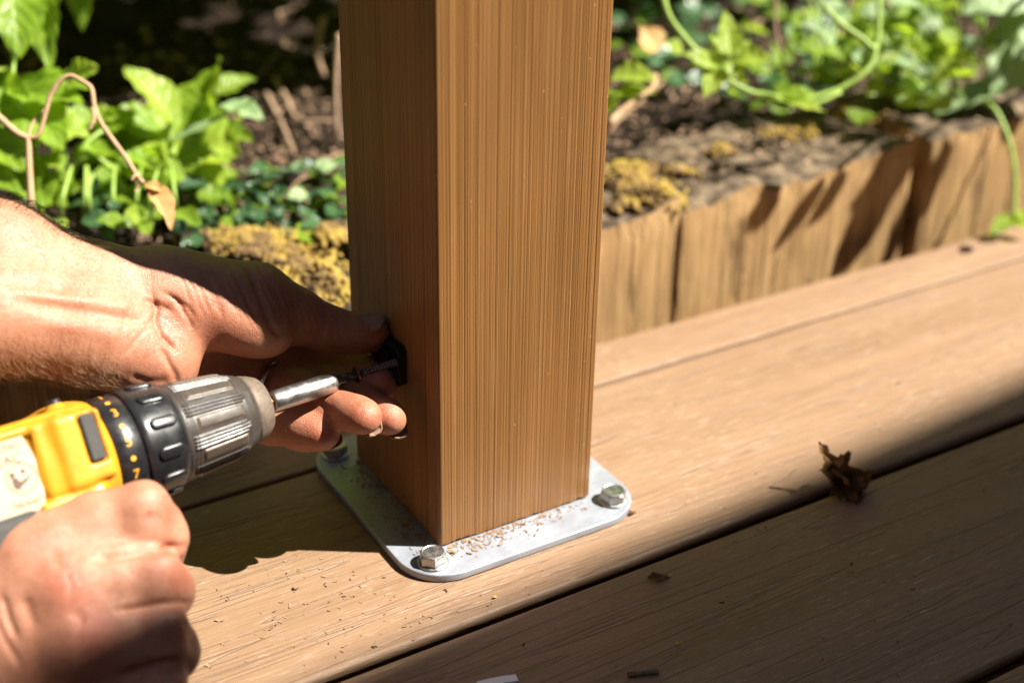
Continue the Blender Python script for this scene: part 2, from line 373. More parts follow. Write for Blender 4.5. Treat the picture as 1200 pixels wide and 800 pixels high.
# upright timbers edging the bed
def timber(x0,x1,y0,y1,z1,label,tilt=0,seed=0,slope=0.,rd=.1):
    nx,nz,ny=max(6,int((x1-x0)/6)),24,16
    V=[];Fc=[];off=0
    def sheet(P,n,m,flip=False):
        nonlocal off
        i=np.arange(n*m).reshape(n,m)+off;q=np.stack([i[:-1,:-1],i[1:,:-1],i[1:,1:],i[:-1,1:]],-1).reshape(-1,4)
        Fc.append(q[:,::-1] if flip else q);V.append(P.reshape(-1,3));off+=n*m
    def shape(P):
        P=P.reshape(-1,3).copy();Q=P+seed*37.
        t=np.clip((P[:,2]+190)/(z1+190),0,1)
        dx=vnoise(np.c_[Q[:,0]*.09,Q[:,1]*.05,Q[:,2]*.004])*5+vnoise(np.c_[Q[:,0]*.35,Q[:,1]*.2,Q[:,2]*.01])*.5
        edge=np.clip((P[:,2]-(z1-14))/14,0,1)
        P[:,1]+=dx+edge**2*(2.5+vnoise(Q,.08)*5)*np.where(P[:,1]<(y0+y1)/2,1,-1)
        fe=np.clip(1-np.abs(P[:,1]-y0)/30,0,1)*t**6;P[:,2]-=fe*np.clip(vnoise(np.c_[Q[:,0]*.045,0*Q[:,0],0*Q[:,0]])+vnoise(np.c_[Q[:,0]*.16,0*Q[:,0],0*Q[:,0]])*.6-.05,0,1)*11;P[:,2]+=(vnoise(np.c_[Q[:,0]*.03,Q[:,1]*.03,0*Q[:,0]])*9+vnoise(np.c_[Q[:,0]*.2,Q[:,1]*.2,0*Q[:,0]])*1.5-1)*t+slope*(P[:,0]-x0)*t
        ex=np.minimum(P[:,0]-x0,x1-P[:,0]);P[:,1]+=np.where(ex<5,(5-ex)**2*rd,0)*np.where(P[:,1]<(y0+y1)/2,1,-1)
        P[:,0]+=tilt*(P[:,2]+190)+vnoise(np.c_[Q[:,2]*.01,Q[:,1]*.03,Q[:,0]*.001])*4
        return P
    X,Z=np.meshgrid(np.linspace(x0,x1,nx),np.linspace(-190,z1,nz)**1,indexing='ij')
    sheet(shape(np.stack([X,0*X+y0,Z],-1)),nx,nz);sheet(shape(np.stack([X,0*X+y1,Z],-1)),nx,nz,True)
    X,Y=np.meshgrid(np.linspace(x0,x1,nx),np.linspace(y0,y1,ny),indexing='ij');sheet(shape(np.stack([X,Y,0*X+z1],-1)),nx,ny)
    for x,fl in ((x0,True),(x1,False)):
        Y,Z=np.meshgrid(np.linspace(y0,y1,ny),np.linspace(-190,z1,nz),indexing='ij');sheet(shape(np.stack([0*Y+x,Y,Z],-1)),ny,nz,fl)
    o=obj('timber_block',np.concatenate(V),np.concatenate(Fc),MT,None)
    return tag(o,label,'timber','upright timbers edging the bed')
timber(-330,-118,183,285,52,'rough upright timber at the far left behind the forearm',seed=1)
timber(-108,68,176,283,44,'upright timber capped with moss left of the post, above the thumb',seed=2)
timber(72,286.2,184,292,57,'upright timber with yellow moss on top just right of the post',seed=3,slope=.02,rd=.025)
timber(286.5,501,183,295,57,'weathered timber crossed by dark diagonal stem shadows',seed=4,slope=.035,rd=.04)
timber(512,742,178,290,68,'sunlit timber at the right end beyond the dark vertical joint',seed=5,tilt=.02,slope=.03)
for k,(a,b) in enumerate(((750,970),(978,1190),(-560,-338))): timber(a,b,180,288,66 if a>0 else 50,['rough edging timber outside the right edge, next to the drooping shoot','second edging timber outside the right edge','rough edging timber outside the left edge'][k],seed=6+k)
# house whose eaves shade the front boards
p0=np.array([-60,-50,DZ])+SUN*3600;p1=np.array([400,-18,DZ])+SUN*3600;dd=nrm(p1-p0);nn=nrm(np.array([dd[1],-dd[0],0]))
house=empty('house',(*((p0+nn*350)[:2]),-190),'rendered house wall with overhanging eaves behind the camera','house')
def hfr(V): return p0+np.outer(V[:,0],dd)+np.outer(V[:,1],nn)+np.outer(V[:,2],[0,0,1.])
V,Fc=boxmesh((-6500,420,-p0[2]-190),(6500,700,-60));obj('wall',hfr(V),Fc,MHS,house)
V,Fc=boxmesh((-6700,0,-50),(6700,2600,0));V[:,2]+=np.where(V[:,1]>100,1200,0);obj('roof',hfr(V),Fc,MJO,house)
V,Fc=boxmesh((-6700,-40,-46),(-112,30,-4));obj('fist_shade_board',hfr(V),Fc,MHS,house)  # unseen extra eave piece, added to shade the lower fist
# ------------------------------------------------------------------ post and base plate
post=empty('post',(45,48,0),'brown ribbed composite post standing on the metal base plate','post')
def post_mesh(x0,x1,y0,y1,r,z0,z1):
    per=[];cs=[(x0+r,y0+r,180),(x1-r,y0+r,270),(x1-r,y1-r,0),(x0+r,y1-r,90)]
    pts=[];nor=[]
    for k,(cx,cy,a0) in enumerate(cs):
        for a in np.linspace(a0,a0+90,6): pts.append((cx+r*math.cos(math.radians(a)),cy+r*math.sin(math.radians(a))));nor.append((math.cos(math.radians(a)),math.sin(math.radians(a))))
        nx=cs[(k+1)%4];e=(nx[0]+r*math.cos(math.radians(a0+90)),nx[1]+r*math.sin(math.radians(a0+90)));s=pts[-1];m=330
        for t in range(1,m): pts.append((s[0]+(e[0]-s[0])*t/m,s[1]+(e[1]-s[1])*t/m));nor.append(nor[-1])
    pts=np.array(pts);nor=np.array(nor);n=len(pts)
    q=np.cumsum(np.r_[0,np.linalg.norm(np.diff(pts,axis=0),axis=1)])
    q3=np.c_[q,0*q,0*q]
    h=vnoise(q3,1.5)*.24+vnoise(q3,.5)*.10+vnoise(q3,2.9)*.16
    h=h*.62;h=np.where(h<-.10,h*1.5,h)
    zs=np.r_[z0,np.linspace(z0+1,z1,14)]
    V=[];
    for i,z in enumerate(zs):
        wob=vnoise(np.c_[q*.8,0*q,0*q+z*.012])*.08
        off=(h+wob-.05)
        P=pts+nor*off[:,None]
        zz=np.full(n,z)
        if i==0: zz=zz+vnoise(q3,.25)*1.3+vnoise(q3,1.2)*.8
        V.append(np.c_[P,zz])
    V=np.concatenate(V);Fc=[]
    for i in range(len(zs)-1):
        for j in range(n): Fc.append((i*n+j,i*n+(j+1)%n,(i+1)*n+(j+1)%n,(i+1)*n+j))
    Fc.append(list(range(n))[::-1]);Fc.append([(len(zs)-1)*n+j for j in range(n)])
    return V,Fc
obj('post_shaft',*post_mesh(0,90,0,96,1.6,1.3,1150),MP,post,smooth=False)
core=MB();core.box((6,6,0),(84,90,3),bev=.5);core.build('post_core',MBL,post)
plate=empty('base_plate',(45,48,DZ),'grey galvanised steel base plate bolted under the post','base plate')
E0=22.8;RC=25.;BX=[(-8.7,-8.7),(98.7,-8.7),(-8.7,104.7),(98.7,104.7)]
def rrect(x0,x1,y0,y1,r,n=12):
    P=[]
    for cx,cy,a0 in ((x0+r,y0+r,180),(x1-r,y0+r,270),(x1-r,y1-r,0),(x0+r,y1-r,90)):
        for a in np.linspace(a0,a0+90,n): P.append((cx+r*math.cos(math.radians(a)),cy+r*math.sin(math.radians(a))))
    return np.array(P)
prof=[(1.2,DZ+.05),(.3,DZ+.5),(0,DZ+1.0),(0,-.8),(.25,-.25),(.8,0.0)]
L=[np.c_[rrect(-E0+i,90+E0-i,-E0+i,96+E0-i,RC-i),np.full(48,z)] for i,z in prof]
V=np.concatenate(L);Fc=[(i*48+j,i*48+(j+1)%48,(i+1)*48+(j+1)%48,(i+1)*48+j) for i in range(5) for j in range(48)];Fc.append(list(range(48))[::-1]);Fc.append([5*48+j for j in range(48)])
o=obj('plate_sheet',V,Fc,MPL,plate)
md=o.modifiers.new('n','WEIGHTED_NORMAL')
BL=['zinc hex bolt at the near corner of the base plate','zinc hex bolt at the right corner of the base plate','shaded hex bolt at the left rear corner under the little finger','hex bolt at the rear corner hidden behind the post']
def bolt(x,y,rot,label):
    e=empty('hex_bolt',(x,y,0),label,'bolt','bolts holding the base plate')
    V,Fc=lathe([(.05,4.),(.05,7.7),(.6,7.9),(1.2,7.3),(1.25,5)],lambda P:np.c_[P[:,1]+x,P[:,2]+y,P[:,0]],40,cap=False);obj('washer',V,Fc,MZN,e)
    a=np.arange(6)*np.pi/3+rot;Rh=7.0;ring=lambda r,z:np.c_[x+r*np.cos(a),y+r*np.sin(a),np.full(6,z)]
    n=24;b=np.arange(n)*2*np.pi/n+rot
    # chamfered hexagonal head
    hexr=lambda t:Rh*math.cos(math.pi/6)/math.cos(((t-rot)%(math.pi/3))-math.pi/6)
    def rg(f,z,zf=None): return np.c_[x+np.array([f(t) for t in b])*np.cos(b),y+np.array([f(t) for t in b])*np.sin(b),z if zf is None else np.array([zf(t) for t in b])]
    rows=[rg(hexr,np.full(n,1.25)),rg(hexr,0,lambda t:6.1-(hexr(t)-6.06)*.9),rg(lambda t:5.95,np.full(n,6.6)),rg(lambda t:5.4,np.full(n,6.72)),rg(lambda t:5.0,np.full(n,6.45)),rg(lambda t:2.4,np.full(n,6.4)),rg(lambda t:.01,np.full(n,6.5))]
    V=np.concatenate(rows);Fc=[(i*n+j,i*n+(j+1)%n,(i+1)*n+(j+1)%n,(i+1)*n+j) for i in range(len(rows)-1) for j in range(n)]
    o=obj('bolt_head',V,Fc,MZN,e,smooth=False)
for (x,y),r,l in zip(BX,(.2,.75,.5,.1),BL): bolt(x,y,r,l)
MHG=leaf_mat('sky_block_leaf',(.022,.04,.018),(.04,.065,.028),.5,(.03,.05,.015),.2,.4)
MGW=plain('sky_block_grey',(.085,.08,.078),.9,.2,nz=12,bump=.004)
# ------------------------------------------------------------------ planting behind the timbers
def leafmesh(base,tip,W,nh,kind='ovate',fold=.25,curl=.15,ser=0.,seed=0,twist=0.):
    base=np.asarray(base,float);tip=np.asarray(tip,float);L=np.linalg.norm(tip-base);ax=nrm(tip-base)
    n0=nrm(nh-ax*(np.asarray(nh)@ax));b0=np.cross(n0,ax);g=random.Random(seed)
    nu,nv=(17,9);V=[];UV=[]
    for i in range(nu):
        u=i/(nu-1)
        if kind=='ovate': w_=math.sin(math.pi*min(1,u**.72))**.85*(1-.25*u)*1.15
        elif kind=='lance': w_=math.sin(math.pi*u**.9)**.9
        elif kind=='round': w_=math.sqrt(max(0,1-(2*u-1)**2))
        else: w_=math.sin(math.pi*u**.6)**.7*(1-.3*u)*1.2
        w_*=W/2;w_*=1+(ser*(((u*9)%1)-.5) if 0<i<nu-1 else 0)
        tw=twist*u
        for j in range(nv):
            v=-1+2*j/(nv-1)
            x=u*L+ser*abs(v)*W*.25*(1-u);y=v*w_
            z=fold*abs(y)-curl*L*u*u*1.0+.06*W*math.sin(u*7+seed+v*2.2)*abs(v)+.035*W*math.sin(u*26)*abs(v)
            yy=y*math.cos(tw)-z*math.sin(tw)*0;V.append(base+ax*x+b0*yy+n0*(z+y*math.sin(tw)));UV.append((u,.5+v/2))
    k=np.arange(nu*nv).reshape(nu,nv);Q=np.stack([k[:-1,:-1],k[1:,:-1],k[1:,1:],k[:-1,1:]],-1).reshape(-1,4)
    return np.array(V),Q.tolist(),UV
UPC=nrm(np.array([0,0,1.])-FW*.55)
def leaf(par,base,tip,W,nh=None,mat=None,**k):
    V,Fc,UV=leafmesh(base,tip,W,UPC if nh is None else np.asarray(nh,float),**k)
    return obj('leaf',V,Fc,mat or ML,par,uv=UV)
def lobed(par,base,tip,W,nh=None,mat=None,ang=52,seed=0,nlobe=3,**k):
    """deeply lobed leaf: leaflets fused at the stalk, one mesh"""
    base=np.asarray(base,float);tip=np.asarray(tip,float);ax=tip-base;n0=nrm((UPC if nh is None else np.asarray(nh)));n0=nrm(n0-nrm(ax)*(n0@nrm(ax)));b0=np.cross(n0,nrm(ax));L=np.linalg.norm(ax);mb=MB()
    for i,t in enumerate(np.linspace(-ang,ang,nlobe) if nlobe>1 else [0]):
        t=math.radians(t);d=nrm(ax)*math.cos(t)+b0*math.sin(t);ll=L*(1 if abs(t)<.1 else .78)
        V,Fc,UV=leafmesh(base-n0*.4*i,base+d*ll,W*(1 if abs(t)<.1 else .85),n0+b0*.15*(i-1),seed=seed+i,**k);mb.add(V,Fc,UV)
    return mb.build('leaf',mat or ML,par,useuv=True)
def stem(par,P,r0,r1=None,mat=None,n=26,nm='stem'):
    S_=spline(P,n);return obj(nm,*tubemesh(S_,np.linspace(r0,r1 or r0,n),8),mat or MST,par)
def gz(px,py,dz=0):
    P=onz(px,py,50)
    for _ in range(4): P=onz(px,py,float(soil_z(P[0],P[1]))+dz)
    return P
RN=random.Random(11)
# --- serrated leaves at the top left
hp=empty('hop_plant',gz(20,215),'bright green plant with toothed leaves at the top left corner','plant')
stem(hp,[gz(15,235),at(8,190,900),at(10,130,900),at(16,70,905),at(18,-40,915)],1.8,1.3)
stem(hp,[gz(50,245,-6),at(48,205,910),at(40,165,905),at(30,120,905)],1.6,1.)
K=dict(ser=.22,fold=.35,curl=.08)
leaf(hp,at(8,-62,905),at(24,64,885),44,nh=UPC+R*.3,seed=1,**K);leaf(hp,at(46,-60,912),at(52,78,890),34,nh=UPC-R*.2,seed=2,**K)
leaf(hp,at(14,104,905),at(96,114,885),36,seed=3,nh=UPC+U*.2,**K);leaf(hp,at(12,96,905),at(74,172,880),42,seed=4,nh=UPC-R*.2,**K);leaf(hp,at(0,84,905),at(22,186,885),36,seed=5,nh=UPC-R*.5,**K)
leaf(hp,at(-40,80,905),at(20,150,890),30,seed=6,**K);leaf(hp,at(-30,150,900),at(30,196,880),26,seed=7,**K);leaf(hp,at(-30,190,900),at(24,222,880),20,seed=8,**K)
leaf(hp,at(24,205,905),at(48,246,890),15,seed=9,**K);leaf(hp,at(80,-60,960),at(100,35,985),26,nh=FW*-.2+U,seed=10,**K)
for k in range(20):
    px=RN.uniform(-20,95);py=RN.uniform(90,225);D=915+RN.uniform(-15,40);a=RN.uniform(0,6.28);l=RN.uniform(30,60)
    leaf(hp,at(px,py,D),at(px+l*math.cos(a),py+.7*l*math.sin(a),D-RN.uniform(-5,25)),RN.uniform(18,34),nh=UPC+np.array([RN.uniform(-.4,.4) for _ in range(3)]),mat=RN.choice([ML,MLY]),seed=200+k,fold=.3,curl=.1,ser=.18)
# --- dead bent stem with a hanging dry leaf
ds=empty('dry_stem',at(35,262,812),'bent dry brown stem with one withered leaf hanging at its tip','dry stem')
stem(ds,[at(38,275,800),at(36,230,800),at(34,190,800),at(33,162,800)],2.4,1.7,MSB)
stem(ds,[at(33,162,800),at(45,158,800),at(54,130,800),at(58,115,800),at(68,98,800),at(82,89,800),at(97,96,800),at(107,104,800),at(110,122,800),at(117,142,800),at(132,164,800),at(148,186,800),at(160,205,800),at(168,215,800)],1.3,1.5,MSB,60)
stem(ds,[at(-12,128,805),at(4,142,802),at(20,156,800),at(33,162,800)],2.0,1.9,MSB,12)
stem(ds,[at(33,162,800),at(38,145,803),at(52,128,806)],1.0,.6,MSB,10)
stem(ds,[at(109,126,800),at(110,140,798),at(104,154,797)],1.4,.7,MSB,8);stem(ds,[at(164,207,800),at(158,206,798),at(154,212,797)],1.3,.7,MSB,8);stem(ds,[at(165,212,800),at(161,220,800),at(158,226,799)],1.2,.6,MSB,8)
leaf(ds,at(168,214,800),at(202,270,795),16,nh=UPC+R*.9,mat=MLB,kind='lance',fold=.9,curl=.05,seed=4);leaf(ds,at(172,216,800),at(190,222,798),8,mat=MLB,kind='lance',fold=.5,seed=6)
# --- broad leaved plant in the middle left
bp=empty('broad_leaf_plant',gz(215,215),'broad green leaves lit from behind, middle left behind the forearm','plant')
K=dict(ser=.06,fold=.45,curl=.1)
leaf(bp,at(208,148,960),at(150,74,945),32,nh=UPC+R*.6,mat=MLY,kind='lance',seed=21,**K);leaf(bp,at(232,150,975),at(252,64,990),46,nh=UPC-R*.7,seed=22,**K)
leaf(bp,at(196,166,945),at(306,131,925),15,nh=UPC+U*.6,mat=MLP,kind='lance',fold=.3,curl=-.12,seed=23);leaf(bp,at(262,122,945),at(308,132,925),20,nh=UPC+U*.3,mat=MLP,kind='ovate',fold=.3,seed=33)
leaf(bp,at(222,172,965),at(280,175,955),54,nh=UPC-FW*.4,mat=MLY,seed=24,**K);leaf(bp,at(180,160,965),at(250,218,950),46,nh=UPC,mat=MLY,seed=25,**K)
leaf(bp,at(190,150,985),at(108,150,960),34,seed=26,**K);leaf(bp,at(185,165,975),at(95,180,950),28,seed=27,**K);leaf(bp,at(165,190,960),at(105,212,935),26,seed=28,**K);leaf(bp,at(196,120,995),at(206,205,975),46,mat=MLY,seed=29,**K)
leaf(bp,at(250,110,1000),at(300,88,1010),22,seed=30,**K);leaf(bp,at(255,160,985),at(296,160,975),22,seed=31,**K)
for k in range(26):
    px=RN.uniform(95,285);py=RN.uniform(130,235);D=965-(py-150)*.5+RN.uniform(-20,25);a=RN.uniform(-.6,3.7);l=RN.uniform(28,60)
    leaf(bp,at(px,py,D),at(px+l*math.cos(a),py-.6*l*math.sin(a),D-RN.uniform(-10,25)),RN.uniform(14,30),nh=UPC+np.array([RN.uniform(-.5,.5) for _ in range(3)]),mat=RN.choice([ML,ML,MLY]),seed=100+k,fold=.35,curl=.12,ser=.08)
for P in ([gz(205,225),at(206,190,960),at(200,160,958),at(210,140,960)],[gz(225,222),at(228,190,975),at(240,120,985)],[gz(180,232),at(178,200,950),at(184,172,948),at(198,166,945)],[at(150,235,930),at(136,205,930),at(116,185,925),at(100,172,930)],[at(70,240,930),at(82,210,930),at(100,170,930),at(125,150,940)],[at(105,262,925),at(103,225,925),at(110,200,930)]): stem(bp,P,1.9,1.4)
# --- low plants right behind the forearm
lp=empty('low_weed',gz(110,250),'low tangle of small green leaves just above the forearm','plant')
for k in range(34):
    px=RN.uniform(20,215);py=RN.uniform(205,262);D=RN.uniform(890,930)-(py-230)*.9;a=RN.uniform(0,6.28);l=RN.uniform(20,40)
    b=at(px,py,D);leaf(lp,b,at(px+l*math.cos(a),py+.55*l*math.sin(a),D-RN.uniform(-8,14)),RN.uniform(9,17),nh=UPC+np.array([RN.uniform(-.5,.5) for _ in range(3)]),mat=RN.choice([ML,ML,MLY,MLD]),kind=RN.choice(['ovate','lance']),seed=k,fold=.3)
for k in range(9):
    px=30+k*21+RN.uniform(-8,8);stem(lp,[gz(px,268),at(px+RN.uniform(-6,6),235,900),at(px+RN.uniform(-14,14),195,915)],1.7,1.1,n=10)
# --- ivy on the soil left of the post
iv=empty('ivy_patch',gz(320,235),'small glossy dark ivy leaves creeping over the bed left of the post','ivy')
for k in range(210):
    px=RN.uniform(212,418);py=RN.triangular(168,292,232)
    if py<205 and px<300 and RN.random()<.75: continue
    if py<188 and px<375: continue
    b=gz(px,py,RN.uniform(4,22));a=RN.uniform(0,6.28);l=RN.uniform(8,17);d=np.array([math.cos(a)*l,math.sin(a)*l,RN.uniform(-6,4)])
    leaf(iv,b,b+d,l*RN.uniform(.6,.9),nh=np.array([RN.uniform(-.6,.6),RN.uniform(-.8,.3),1.]),mat=RN.choice([MLD,MLD,MLD,ML,MLP if px>300 and py<230 else MLD]),kind='ivy',seed=k,fold=.15,curl=.1)
for P in ([(352,180),(380,186),(404,178)],[(300,250),(330,235),(352,210),(385,205)],[(240,255),(262,225),(285,240)]): stem(iv,[gz(*q,10) for q in P],1.2,.8,MTW,12,'vine')
# --- climbing shoot right of the post
hv=empty('climbing_shoot',gz(985,118),'light green twining shoot with lobed leaves, hanging right of the post','vine')
stem(hv,[at(772,-30,965),at(782,15,965),at(800,42,968),at(818,62,970),at(836,80,972)],2.3,2.0,MST,20)
stem(hv,[at(836,80,972),at(856,96,975),at(880,108,978),at(910,116,980),at(945,116,982),at(985,104,985),at(1010,88,985),at(1024,70,988),at(1026,52,990)],1.9,2.0,MST,40)
stem(hv,[at(880,108,978),at(905,112,978),at(930,122,976),at(960,120,978),at(985,108,982)],1.4,1.6,MST,20)
stem(hv,[at(965,8,985),at(985,28,985),at(1008,44,988),at(1026,56,990),at(1030,20,992),at(1028,-40,995)],2.3,2.,MST,24)
K=dict(fold=.3,curl=.1)
lobed(hv,at(846,78,968),at(826,112,955),17,seed=41,ang=75,mat=MLY,nh=UPC,**K);lobed(hv,at(843,76,970),at(802,30,972),17,seed=42,ang=40,mat=MLY,nlobe=2,nh=UPC+U*.2,**K)
lobed(hv,at(858,68,966),at(904,66,955),19,seed=44,ang=66,mat=MLY,nh=UPC-FW*.3,**K);leaf(hv,at(858,68,968),at(850,10,972),17,mat=MLY,seed=45,fold=.35,curl=.05)
leaf(hv,at(905,114,978),at(968,126,968),16,mat=MLY,seed=46,fold=.5,curl=.1);leaf(hv,at(915,112,980),at(958,106,975),13,mat=ML,seed=47,**K)
# --- bushy small-leaved plant at the right
bu=empty('small_leaf_bush',gz(1060,118),'bushy plant with many small rounded leaves, top right','plant')
for k in range(210):
    px=RN.triangular(905,1165,1075);py=RN.triangular(-25,135,55)
    if px<990 and py>95: continue
    D=1085+RN.uniform(-45,70)-(py-60)*.35;a=RN.uniform(0,6.28);l=RN.uniform(15,28)
    b=at(px,py,D);d=R*math.cos(a)*l+U*math.sin(a)*l*.5-FW*RN.uniform(-4,9)
    leaf(bu,b,b+d,l*RN.uniform(.65,.95),nh=UPC+np.array([RN.uniform(-.7,.7) for _ in range(3)]),mat=RN.choice([ML,ML,MLY,MLY,MLP,MLP]),kind=RN.choice(['round','ovate']),seed=k,fold=.25,curl=.12)
for k in range(14):
    px=930+k*17+RN.uniform(-8,8);stem(bu,[gz(px+RN.uniform(-12,12),122),at(px,90,1085),at(px+RN.uniform(-18,18),40,1085),at(px+RN.uniform(-26,26),-10,1090)],1.5,.9,RN.choice([MST,MST,MTW]),10)
dk=empty('dark_ground_ivy',gz(905,110),'dark leafy ground cover in the shade behind the climbing shoot','plant')
for k in range(110):
    px=RN.uniform(725,1010);py=RN.uniform(-15,118)
    if py>118-(abs(px-900)/175)**2*60: continue
    b=gz(px,py,RN.uniform(6,34));a=RN.uniform(0,6.28);l=RN.uniform(15,28);d=np.array([math.cos(a)*l,math.sin(a)*l,RN.uniform(-6,8)])
    leaf(dk,b,b+d,l*RN.uniform(.6,.9),nh=np.array([RN.uniform(-.6,.6),RN.uniform(-.9,.2),1.]),mat=RN.choice([MLD,MLD,ML]),kind=RN.choice(['ivy','round']),seed=k,fold=.2,curl=.1)
# --- big pale leaf, top right
pl=empty('pale_leaf_plant',gz(1205,80),'large pale green leaves in the top right corner','plant')
leaf(pl,at(1225,-45,1075),at(1132,12,1055),58,nh=SUN*.8-FW*.6,mat=MLP,seed=51,fold=.12,curl=.1,ser=.1);leaf(pl,at(1230,20,1085),at(1168,106,1065),62,nh=SUN*.8-FW*.6,mat=MLP,seed=52,fold=.12,curl=.12,ser=.1);leaf(pl,at(1270,40,1075),at(1190,60,1060),60,nh=SUN*.8-FW*.6,mat=MLP,seed=53,fold=.15,ser=.1)
leaf(pl,at(1190,100,1085),at(1100,116,1075),24,mat=MLP,kind='lance',seed=54,fold=.5,curl=.25)
stem(pl,[gz(1225,100),at(1228,70,1085),at(1230,20,1085),at(1224,-40,1075)],3,2,MST)
# --- stem drooping in front of the right timber
dr=empty('drooping_shoot',at(1186,262,1058),'thin green shoot drooping over the right timber with a leaf at its foot','shoot')
stem(dr,[at(1140,118,1085),at(1158,122,1075),at(1168,132,1070),at(1180,158,1064),at(1188,190,1062),at(1190,225,1060),at(1188,256,1058)],2.0,1.6,MST,30)
leaf(dr,at(1188,254,1058),at(1160,272,1048),14,mat=ML,seed=61,fold=.3);leaf(dr,at(1188,256,1058),at(1215,268,1052),15,mat=ML,seed=62,fold=.3);leaf(dr,at(1190,250,1058),at(1204,256,1054),12,mat=MLY,seed=63)
# --- leaves against the post's right edge
sp=empty('stalky_plant',gz(735,135),'small plant with one bright leaf and a curved pale stalk beside the post','plant')
leaf(sp,at(716,92,1000),at(768,84,985),24,mat=MLY,seed=71,fold=.4,curl=.2);leaf(sp,at(705,130,985),at(728,108,975),24,mat=ML,seed=72,fold=.4);leaf(sp,at(722,112,1000),at(770,104,990),16,mat=ML,seed=73,fold=.3)
stem(sp,[gz(700,168),at(713,148,985),at(724,134,985),at(745,118,990),at(764,104,995),at(768,88,1000)],2.4,2.,MSB,24)
leaf(sp,at(770,60,1060),at(752,30,1055),26,mat=MLB,seed=74,fold=.3);leaf(sp,at(800,62,1050),at(780,48,1045),16,mat=MLY,seed=75)
# --- yellow moss on the timbers
def blob(mb,c,r,g):
    V=[];n=6
    for lv,(z,q) in enumerate(((-.6,.75),(.1,1.),(.65,.72))):
        for j in range(n): a=2*math.pi*(j+.5*lv)/n;V.append(c+np.array([math.cos(a)*q,math.sin(a)*q,z])*r*(1+g.uniform(-.3,.3)))
    V.append(c+np.array([0,0,r*1.05]));Fc=[(i*n+j,i*n+(j+1)%n,(i+1)*n+(j+1)%n,(i+1)*n+j) for i in range(2) for j in range(n)]+[(2*n+j,2*n+(j+1)%n,3*n) for j in range(n)]
    mb.add(V,Fc)
def moss(name,label,spots,n,seed):
    g=random.Random(seed);mb=MB()
    for k in range(n):
        px,py,rx,ry,z,h=g.choice(spots);t=g.uniform(0,6.28);q=min(1.35,abs(g.gauss(.5,.38)));P=onz(px+rx*q*math.cos(t),py+ry*q*math.sin(t),z)
        up=h*max(0,1-q*q)+(vnoise(P[None],.05)[0]+.3*vnoise(P[None],.16)[0])*16
        P=P+np.array([0,0,up]);blob(mb,P,g.uniform(.9,2.6),g)
    o=mb.build(name,MMO);return tag(o,label,'moss',None,'stuff')
moss('moss','yellow moss and crust on the timber left of the post',[(318,290,58,22,52,4),(360,308,40,30,50,4),(288,280,40,12,54,3),(380,335,26,28,46,3),(392,275,18,14,56,3)],3600,1)
moss('moss','yellow moss cushion on the timber corner right of the post',[(748,216,40,22,60,7),(728,240,22,12,56,4),(776,230,26,12,58,5),(735,198,20,12,62,3)],2300,2)
moss('moss','small patches of yellow moss along the timber tops',[(905,162,30,6,64,3),(940,150,26,8,66,4),(1010,140,36,5,68,3),(845,185,16,5,60,3),(800,205,20,6,58,3)],420,3)
# --- litter, twigs and an unseen shrub added overhead to shade the soil
def litter(name,n,reg,z,s0,s1,mat,seed,label=None):
    g=np.random.default_rng(seed);mb=MB()
    for k in range(n):
        px,py=g.uniform(reg[0],reg[2]),g.uniform(reg[1],reg[3]);P=gz(px,py,2) if z is None else onz(px,py,z)
        if z is not None and not(192<P[1]<300): continue
        if z is None and P[1]<286: continue
        a=g.uniform(0,6.28);t=np.array([math.cos(a),math.sin(a),g.uniform(-.4,.4)]);b=nrm(np.cross(t,[g.normal(0,.5),g.normal(0,.5),1]));n_=np.cross(b,t)*-1;L=g.uniform(s0,s1);W=L*g.uniform(.25,.7)
        mb.add([P-t*L/2-b*W*.3,P-t*L/2+b*W*.3,P+b*W/2+n_*L*.15,P-b*W/2+n_*L*.15,P+t*L/2-b*W*.2,P+t*L/2+b*W*.25],[(0,1,2,3),(3,2,5,4)])
    return tag(mb.build(name,mat,smooth=False),label,None,None,'stuff')
litter('leaf_litter',1700,(150,60,420,285),None,1.5,7,MLT,1);litter('leaf_litter',2000,(690,-20,1230,190),None,2,8,MLT,2);litter('leaf_litter',420,(700,140,1200,215),66,2,7,MLT,3);litter('leaf_litter',400,(0,-20,420,110),None,4,12,MLT,4)
tw=[([(322,92),(335,115),(350,140),(390,142)],3.2,'forked pale twig lying on the soil left of the post'),([(312,110),(330,145),(345,180)],3,'thin brown twig on the soil above the ivy'),([(398,40),(394,100),(396,160)],3.4,'upright reddish twig against the left edge of the post'),
    ([(380,20),(372,60),(380,90)],4.,'short stub of a cut stem left of the post top'),([(330,230),(352,232),(372,246)],2.6,'short pale twig lying among the ivy leaves'),([(262,262),(278,282),(288,300)],3,'orange straw beside the moss behind the hand'),
    ([(700,165),(735,130),(790,85)],3,'brown twig leaning behind the stalky plant'),([(868,40),(890,26),(925,8)],3.5,'grey twig behind the climbing shoot'),([(1006,70),(1008,30),(1012,-20)],3.,'upright brown stalk in the small-leaved bush')]
for P,r,l in tw:
    up=('upright' in l) or ('stub' in l)
    pts=[gz(*q,5) for q in P] if not up else [at(*q,pix(gz(P[-1][0],max(P[-1][1],120),3))[2]-6) for q in P]
    o=obj('twig',*tubemesh(spline(pts,16),np.linspace(r*.75,r*.45,16)*(1+.15*np.sin(np.arange(16)*2.1)),7),MTW);tag(o,l,'twig','twigs lying in the bed')
